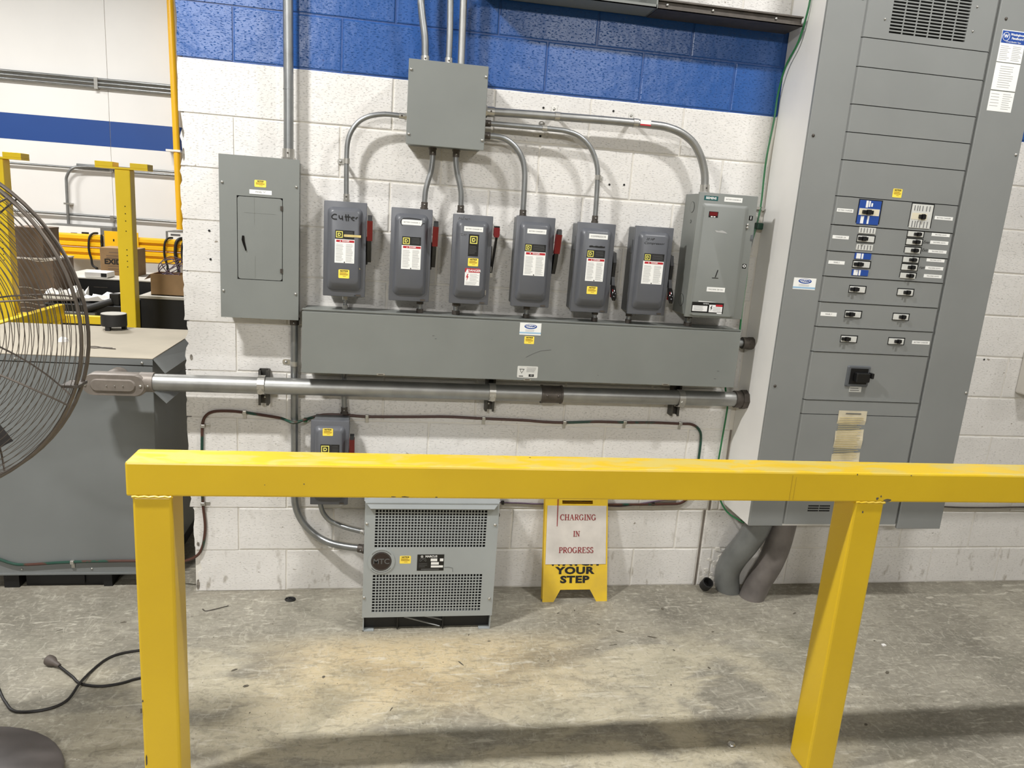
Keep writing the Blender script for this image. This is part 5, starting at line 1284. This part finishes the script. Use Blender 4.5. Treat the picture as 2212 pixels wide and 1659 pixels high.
def carton(x0, x1, y0, y1, z0, z1, m, label, flaps=True, open_=False):
    t = thing('carton', ((x0 + x1) / 2, (y0 + y1) / 2, z0), label, 'box')
    if open_:
        th = .006; MB().box(x0, x1, y0, y0 + th, z0, z1).box(x0, x1, y1 - th, y1, z0, z1).box(x0, x0 + th, y0 + th, y1 - th, z0, z1).box(x1 - th, x1, y0 + th, y1 - th, z0, z1).box(x0, x1, y0, y1, z0, z0 + th).build('carton_walls', m, t)
        MB().add([(x1, y0, z1), (x1, y1, z1), (x1 + .05, y1, z1 + .012), (x1 + .05, y0, z1 + .012)], [(0, 1, 2, 3)]).add([(x0, y0, z1), (x0, y1, z1), (x0 - .05, y1, z1 - .05), (x0 - .05, y0, z1 - .05)], [(0, 1, 2, 3)]).build('carton_flap', m, t)
    else:
        MB().box(x0, x1, y0, y1, z0, z1, .003).build('carton_walls', m, t)
    return t
c = carton(-1.70, -1.40, 3.9, 4.15, .965, 1.205, 'card', 'printed cardboard carton standing upright on the black case unit')
text('EXIDE', -1.578, 3.898, 1.082, .062, 'blackcase', c, bold=.0025, wide=1.05)
for z_, w_ in ((1.165, .06), (1.135, .12), (1.115, .12), (1.045, .10), (1.02, .09), (1.00, .08)): MB().box(-1.60 - w_ / 2 * .8, -1.60 + w_, 3.897, 3.9, z_ - .003, z_ + .003).build('carton_print', 'card2', c)
c = carton(-1.098, -.845, 3.26, 3.5, .891, 1.062, 'card', 'open brown carton full of tangled cables on the bench', open_=True)
cc = thing('cable_tangle', (-.97, 3.38, .93), 'tangle of purple cables spilling out of the open carton', 'cable')
rd = random.Random(5)
for k in range(5):
    P = []
    for j in range(9):
        a = j * .8 + k; P.append((-.972 + .098 * math.cos(a * 1.1 + k) * rd.uniform(.5, 1.1), 3.38 + .07 * math.sin(a) * rd.uniform(.4, 1), 1.03 + .07 * (1 + math.sin(a * .9 + k * 2)) + rd.uniform(0, .03)))
    MB().tube(catmull(P, 6), .0036, 6).build('cable', 'purple', cc)
c = thing('wrapped_stack', (-1.95, 3.2, 0), 'tall grey-brown cartons wrapped in clear film behind the fan', 'box')
MB().box(-2.12, -1.80, 3.2, 3.6, 0.0, 1.13, .004).build('lower_carton', 'card2', c)
MB().box(-2.10, -1.88, 3.25, 3.55, 1.13, 1.375, .004).build('upper_carton', 'card2', c)
fm = MB()
for z_ in (.70, .74, .78, .83, .90, 1.125): fm.tube(catmull([(-2.13, 3.196, z_), (-2.0, 3.194, z_ + .012), (-1.9, 3.195, z_ - .006), (-1.79, 3.196, z_ + .01)], 4), .0035, 5)
fm.box(-2.125, -1.795, 3.195, 3.60, 1.130, 1.142)
fm.build('wrap_folds', 'film', c, kind='stuff')
# chargers on the far wall
for (x0, x1, z0, z1, lab) in ((-3.28, -2.52, .98, 1.246, 'white-fronted charger unit on the far wall above the barrier beam'), (-1.91, -1.30, .98, 1.250, 'second white-fronted charger unit half hidden by the wall end')):
    t = thing('battery_charger', ((x0 + x1) / 2, 6.8, z0), lab, 'charger', 'chargers on the far wall')
    MB().box(x0, x1 + .0, 6.62, 6.98, z0, z1, .004).build('case', 'chargerside', t)
    MB().box(x0 + .03, x1 - .13, 6.612, 6.62, z0, z1 - .012).build('front_plate', 'wlabel', t)
    MB().box(x0 + .06, x0 + .17, 6.608, 6.612, z1 - .05, z1 - .028).build('brand_mark', 'dimink', t)
    MB().box(x0 + .30, x0 + .37, 6.608, 6.612, z1 - .105, z1 - .085).box(x0 + .42, x0 + .50, 6.608, 6.612, z1 - .10, z1 - .07).build('meter', 'blackcase', t)
# double corrugated barrier beam
wbm = thing('barrier_beam', (-2.2, 6.0, 0), 'yellow corrugated guard beam along the far wall', 'barrier')
def wprof(z0, h):
    return [(6.00, z0), (5.955, z0 + h * .12), (5.955, z0 + h * .36), (5.99, z0 + h * .44), (5.99, z0 + h * .56), (5.955, z0 + h * .64), (5.955, z0 + h * .88), (6.00, z0 + h),
            (6.006, z0 + h), (5.961, z0 + h * .87), (5.961, z0 + h * .65), (5.996, z0 + h * .56), (5.996, z0 + h * .44), (5.961, z0 + h * .35), (5.961, z0 + h * .13), (6.006, z0)]
for z0, h in ((1.045, .145), (.90, .140)):
    for xa, xb in ((-5.5, -2.40), (-2.03, .6)): MB().prism(wprof(z0, h), 'x', xa, xb).build('beam_rail', 'beam', wbm)
MB().box(-2.375, -2.015, 5.945, 5.953, .91, 1.242, .002).build('splice_plate', 'beam', wbm)
MB().box(-2.30, -2.10, 5.96, 6.12, 0, 1.2, .004).build('post', 'beam', wbm)
MB().box(-4.6, -4.4, 6.0, 6.12, 0, 1.18, .004).build('post', 'beam', wbm)
MB().box(-2.285, -2.270, 5.943, 5.945, 1.13, 1.155).build('slot', 'dark', wbm)
MB().tube([(-2.405 + .0 * k, 5.95 - .012 * math.cos(2 * PI * k / 14), 1.118 + .075 * math.sin(2 * PI * k / 14)) for k in range(14)], .012, 6, closed=True).build('end_ring', 'rubber', wbm)
for i, (x_, zb, sw, lab) in enumerate(((-2.52, .82, .05, 'black charger lead hooked over the beam beside the splice plate'), (-1.72, .86, .01, 'black charger lead hanging over the beam near the open carton'), (-1.60, .80, -.03, 'thick black charger lead over the beam near the wall end'), (-1.53, .78, 0.0, 'black charger lead on the beam closest to the wall end'))):
    t = thing('charger_lead', (x_, 5.93, zb), lab, 'cable', 'charger leads over the yellow beam')
    MB().tube(catmull([(x_ + .05, 6.02, 1.205), (x_ + .02, 5.96, 1.20), (x_ - .01, 5.935, 1.15), (x_ - .02, 5.935, 1.02), (x_, 5.935, .92), (x_ + .01, 5.935, zb + .03), (x_ + sw, 5.935, zb)], 5), .012 if i != 2 else .018, 8).build('lead', 'rubber', t, smooth=True)
    MB().cyl((x_ + sw, 5.935, zb + .006), (x_ + sw + .01, 5.935, zb - .05), .016, 8).build('clip', 'blackcase', t)
# conduits and pipe on the far wall
for z_, lab in ((2.915, 'highest of the three parallel conduits on the far wall'), (2.872, 'middle one of the three parallel conduits on the far wall'), (2.828, 'lowest of the three parallel conduits above the far blue band')):
    dz = .06
    t = thing('far_conduit', (-3, 6.95, z_), lab, 'conduit', 'conduits on the far wall')
    MB().tube([(-8.9, 6.95, z_ + .045), (-1.2, 6.95, z_ + .06), (.8, 6.95, z_ + .06)], .016, 10).build('tube', 'galv', t, smooth=True)
    MB().box(-2.75, -2.71, 6.925, 6.997, z_ + .03, z_ + .075).build('strap', 'silver', t)
for z_, lab in ((1.965, 'upper of two conduits just below the far blue band'), (1.925, 'lower of two conduits just below the far blue band')):
    t = thing('far_conduit', (-3, 6.95, z_), lab, 'conduit', 'conduits on the far wall')
    MB().tube([(-8.9, 6.95, z_), (.8, 6.95, z_)] if z_ < 1.95 else [(-3.0, 6.95, z_), (.8, 6.95, z_)], .014, 10).build('tube', 'galv', t, smooth=True)
    MB().box(-2.62, -2.58, 6.925, 6.997, z_ - .02, z_ + .02).build('strap', 'silver', t)
t = thing('far_conduit', (-3.1, 6.95, 1.3), 'conduit bending down from the far pair to the charger unit', 'conduit')
MB().tube(catmull([(-2.5, 6.905, 1.955), (-2.9, 6.905, 1.945), (-3.03, 6.905, 1.915), (-3.10, 6.905, 1.82), (-3.112, 6.905, 1.70), (-3.115, 6.905, 1.25)], 6), .017, 10).build('tube', 'galv', t, smooth=True)
MB().box(-3.15, -3.08, 6.885, 6.997, 1.48, 1.50).build('strap', 'silver', t)
t = thing('far_conduit', (-3, 6.95, 1.35), 'single low conduit on the far wall just above the charger unit', 'conduit')
MB().tube([(-8.9, 6.95, 1.375), (-3, 6.95, 1.362), (.8, 6.95, 1.335)], .015, 10).build('tube', 'galv', t, smooth=True)
MB().box(-2.64, -2.60, 6.92, 6.997, 1.31, 1.38).build('strap', 'silver', t)
t = thing('gas_pipe', (-1.785, 6.85, 1.275), 'tall yellow pipe rising against the far wall at the wall end', 'pipe')
MB().tube([(-1.80, 6.85, 1.275), (-1.815, 6.85, 2.3), (-1.845, 6.85, 4.2), (-1.87, 6.85, 6.79)], .040, 16).build('tube', 'pipe', t, smooth=True)
MB().cyl((-1.80, 6.85, 1.268), (-1.80, 6.85, 1.30), .044, 14).build('end_cap', 'pipe', t, smooth=True)
MB().box(-1.93, -1.76, 6.80, 7.0, 2.20, 2.225, .003).build('wall_bracket', 'cloth', t)

# ------------------------------------------------------------------ pedestal fan
fn = thing('pedestal_fan', (-.375, -1.19, 0), 'large wire-guard pedestal fan standing in front of the grey cabinet', 'fan')
FX, FY, FZ, FR = -.363, -1.19, 1.360, .437
MB().loft([[(-.375 + r * math.cos(2 * PI * k / 40), -1.19 + r * math.sin(2 * PI * k / 40), z) for k in range(40)] for r, z in ((.300, 0), (.302, .012), (.292, .022), (.12, .040), (.04, .048), (.03, .10))]).build('base', 'fanbase', fn, smooth=True)
MB().tube([(-.375, -1.15, .04), (-.375, -1.15, 1.30)], .020, 14).build('pole', 'fanblade', fn, smooth=True)
MB().cyl((-.375, -1.15, .88), (-.375, -1.15, .96), .028, 14).cyl((-.375, -1.19, .92), (-.375, -1.24, .92), .012, 8).build('height_collar', 'rubber', fn, smooth=True)
MB().cyl((FX, -1.19, FZ), (FX, -1.02, FZ), .085, 24).build('motor', 'fanblade', fn, smooth=True)
def ring_pts(r, y, n=72): return [(FX + r * math.cos(2 * PI * k / n), y, FZ + r * math.sin(2 * PI * k / n)) for k in range(n)]
for name, s_ in (('front_guard', -1), ('rear_guard', 1)):
    g = MB(); y0 = FY + s_ * .022
    def dome(r): return y0 + s_ * .075 * (1 - (r / FR) ** 2.6)
    n_r = 29
    for k in range(n_r):
        r = .075 + (FR - .085) * k / (n_r - 1)
        g.tube(ring_pts(r, dome(r)), .0010, 4, closed=True)
    g.build(name, 'fan', fn, smooth=True)
    g = MB()
    for k in range(10):
        a = 2 * PI * k / 10 + .2; P = [(FX + r * math.cos(a + .25 * (1 - r / FR)), dome(r) + s_ * .002, FZ + r * math.sin(a + .25 * (1 - r / FR))) for r in [.06 + (FR - .06) * q / 8 for q in range(9)]]
        g.tube(P, .0024, 5)
    g.build('guard_ribs', 'fan', fn, smooth=True)
    MB().tube(ring_pts(FR, y0), .0048, 7, closed=True).build('rim_ring', 'fan', fn, smooth=True)
MB().loft([[(FX + r * math.cos(2 * PI * k / 28), y, FZ + r * math.sin(2 * PI * k / 28)) for k in range(28)] for r, y in ((.075, FY - .095), (.078, FY - .098), (.06, FY - .104))]).build('centre_badge', 'fan', fn, smooth=True)
MB().box(FX + .385, FX + .425, FY - .03, FY + .03, FZ - .135, FZ - .128).build('guard_clip', 'darksteel', fn)
for k in range(3):
    a0 = math.radians(-62 + 120 * k)
    P0, P1 = [], []
    for q in range(7):
        r = .07 + .31 * q / 6; wd = math.radians(34 - 6 * q / 6 * 2)
        a, b_ = a0 - wd / 2, a0 + wd / 2
        P0.append((FX + r * math.cos(a), FY - .035, FZ + r * math.sin(a))); P1.append((FX + r * math.cos(b_), FY + .025, FZ + r * math.sin(b_)))
    bl = MB()
    for q in range(6):
        bl.loft([[P0[q], P0[q + 1], P1[q + 1], P1[q]], [tuple(Vector(v) + Vector((0, .003, 0))) for v in (P0[q], P0[q + 1], P1[q + 1], P1[q])]])
    bl.build('blade', 'fanblade', fn)
ec = thing('power_cord', (-.2, -.65, 0), 'black power cord looping over the floor behind the guard rail post', 'cord')
pts = [(-.62, -.45, .005), (-.56, -.52, .005), (-.50, -.62, .005), (-.452, -.693, .005), (-.407, -.753, .005), (-.352, -.804, .005), (-.263, -.798, .005), (-.215, -.755, .006), (-.205, -.676, .015), (-.20, -.60, .006), (-.18, -.53, .005), (-.15, -.49, .005), (-.091, -.466, .005), (.0, -.455, .005), (.07, -.50, .005), (.08, -.57, .005), (.03, -.62, .005), (-.032, -.645, .005), (-.075, -.668, .005), (-.14, -.680, .005), (-.209, -.660, .005), (-.25, -.62, .006), (-.30, -.576, .010), (-.325, -.556, .013)]
MB().tube(catmull(pts, 6), .0048, 8).build('cord_run', 'cord', ec, smooth=True)
pl = MB().tube([(-.315, -.562, .013), (-.335, -.549, .016), (-.348, -.541, .018), (-.365, -.530, .018)], [.007, .010, .018, .019], 12).build('plug', 'plug', ec, smooth=True)
MB().box(-.385, -.364, -.530, -.528, .020, .026).box(-.380, -.360, -.518, -.516, .012, .018).build('plug_prongs', 'silver', pl)

# ------------------------------------------------------------------ yellow guard rail
gr = thing('guard_rail', (1.5, -1.21, 0), 'yellow square-tube guard rail across the front of the electrical wall', 'guard rail')
RT, RB_, RY0, RY1 = 1.050, .957, -1.271, -1.161
MB().box(.179, 4.2, RY0, RY1, RB_, RT, .006).build('top_rail', 'rail', gr)
for px in (.241, 2.281):
    p = MB().box(px - .0485, px + .0485, RY0 + .002, RY1 - .002, 0, RB_, .007).build('post', 'rail', gr)
    P = []
    for k in range(13): P.append((px - .048 + .096 * k / 12, RY0 + .001, RB_ - .001 + .0012 * math.sin(k * 2.1)))
    MB().tube(P, .0035, 6).tube([(px + .0485, RY0 + .1 * k / 8, RB_ - .001 + .001 * math.sin(k * 3)) for k in range(9)], .003, 6).build('weld_bead', 'rail', p, smooth=True)
# chipped paint on the rail front
rd = random.Random(11)
def chip(x, z, w, h, y=RY0 - .0004):
    P = [(x + w * math.cos(t) * rd.uniform(.6, 1.1), z + h * math.sin(t) * rd.uniform(.5, 1.1)) for t in [2 * PI * k / 8 for k in range(8)]]
    MB().prism(P, 'y', y, y + .0008).build('paint_chip', 'debris', gr)
for (x, z, w, h) in ((2.335, .964, .016, .006), (2.300, .970, .005, .006), (2.312, .976, .003, .004), (.885, .9625, .012, .0022), (.855, .9625, .010, .002), (.97, .962, .004, .002), (.62, .996, .002, .0025), (.52, .9925, .0015, .0015), (2.40, 1.044, .003, .002), (2.22, 1.045, .002, .003)): chip(x, z, w, h)
MB().box(2.012, 2.0132, RY0 - .0004, RY0 + .0004, .962, 1.040).box(2.024, 2.0250, RY0 - .0004, RY0 + .0004, .962, 1.034).build('score_marks', 'ochre', gr)
for (x, z, w, h) in ((2.262, .925, .003, .004), (.192, .33, .003, .010), (.197, .36, .002, .005), (.20, .17, .003, .02)): chip(x, z, w, h, RY0 + .0016)

# ------------------------------------------------------------------ small things on the floor
t = thing('pipe_coupling', (2.395, -.05, 0), 'short dark pipe coupling lying on the floor by the wall corner', 'pipe fitting')
b = MB(); n = 20; A = Vector((2.392, -.060, .026)); B = Vector((2.396, -.085, .060)); ax = (B - A).normalized(); u = ax.orthogonal().normalized(); w = ax.cross(u)
loops = []
for p, r in ((A, .0265), (B, .0275), (B, .0225), (A + ax * .004, .0215)): loops.append([p + (u * math.cos(2 * PI * k / n) + w * math.sin(2 * PI * k / n)) * r for k in range(n)])
b.loft(loops, True, True); b.build('coupling_body', 'rubber', t, smooth=True)
t = thing('rubber_ring', (.436, -.09, 0), 'small black rubber ring on the floor near the wall', 'ring')
MB().tube([(.436 + .020 * math.cos(2 * PI * k / 20), -.089 + .015 * math.sin(2 * PI * k / 20), .004) for k in range(20)], .004, 6, closed=True).tube([(.438 + .012 * math.cos(2 * PI * k / 20), -.089 + .009 * math.sin(2 * PI * k / 20), .008) for k in range(20)], .003, 6, closed=True).build('ring_body', 'rubber', t, smooth=True)
t = thing('bent_rod', (.25, -.13, 0), 'thin bent wire rod lying on the floor beside the wall end', 'wire')
MB().tube(catmull([(.185, -.135, .003), (.13, -.165, .003), (.10, -.175, .003), (.085, -.16, .003)], 5) , .002, 6).build('rod', 'darksteel', t)
db = MB(); rd = random.Random(21)
def shard(x, y, l, w, a):
    if (abs(y + 1.21) < .09 and (abs(x - .241) < .09 or abs(x - 2.281) < .09)) or math.hypot(x + .375, y + 1.19) < .34: return
    c, s_ = math.cos(a), math.sin(a); l *= .62; w *= .55; P = [(-l, -w * .3), (-l * .4, -w), (l * .6, -w * .7), (l, 0), (l * .5, w), (-l * .5, w * .8)]
    db.prism([(x + p[0] * c - p[1] * s_, y + p[0] * s_ + p[1] * c) for p in P], 'z', 0.0, .0015)
for (x, y, l, w, a) in ((1.78, -.34, .012, .005, 2.5), (1.86, -.40, .03, .008, 2.6), (1.99, -.45, .035, .008, 2.7), (1.62, -.24, .012, .006, .3), (1.70, -.22, .010, .005, 1.2), (1.80, -.50, .03, .003, .2), (1.72, -.53, .014, .003, 2.6), (.30, -.60, .02, .008, .5), (.36, -.70, .018, .012, .2), (.63, -.66, .012, .010, 1),
                        (2.12, -.22, .018, .012, 1.1), (2.28, -.42, .012, .006, .2), (2.15, -.68, .012, .008, 1.9), (1.15, -.60, .03, .005, 2.1), (.88, -.86, .02, .003, 1.1), (2.75, -.28, .02, .006, .4), (3.0, -.52, .008, .006, 0), (1.95, -.78, .006, .005, 1), (2.05, -.55, .01, .005, 2), (1.5, -.60, .005, .004, 0),
                        (.40, -.85, .006, .003, .9), (1.28, -.45, .012, .004, 0), (1.20, -.40, .008, .004, 1), (2.9, -.75, .02, .012, .5), (2.6, -1.05, .012, .01, .3), (-.42, -.30, .02, .003, .6), (-.2, -.25, .02, .006, .1), (2.36, -1.2, .012, .01, 0)): shard(x, y, l, w, a)
for k in range(90):
    shard(rd.uniform(-.5, 3.6), rd.uniform(-1.1, -.05), rd.uniform(.0012, .004), rd.uniform(.001, .0025), rd.uniform(0, 3))
o = db.build('debris', 'debris', None, kind='stuff'); o['label'] = 'scattered dark chips and shavings on the concrete floor'; o['category'] = 'debris'
t = thing('white_chip', (3.02, -.56, 0), 'tiny white plastic chip on the floor beyond the second post', 'scrap')
MB().prism([(3.01, -.565), (3.03, -.562), (3.028, -.548), (3.012, -.55)], 'z', 0, .004).build('chip_body', 'cloth', t)
t = thing('anchor_bolt', (2.04, -1.12, 0), 'round headed bolt in the floor close to the second post', 'bolt')
MB().sphere((2.04, -1.12, .004), .014, 12, (1, 1, .6)).build('bolt_head', 'silver', t, smooth=True)
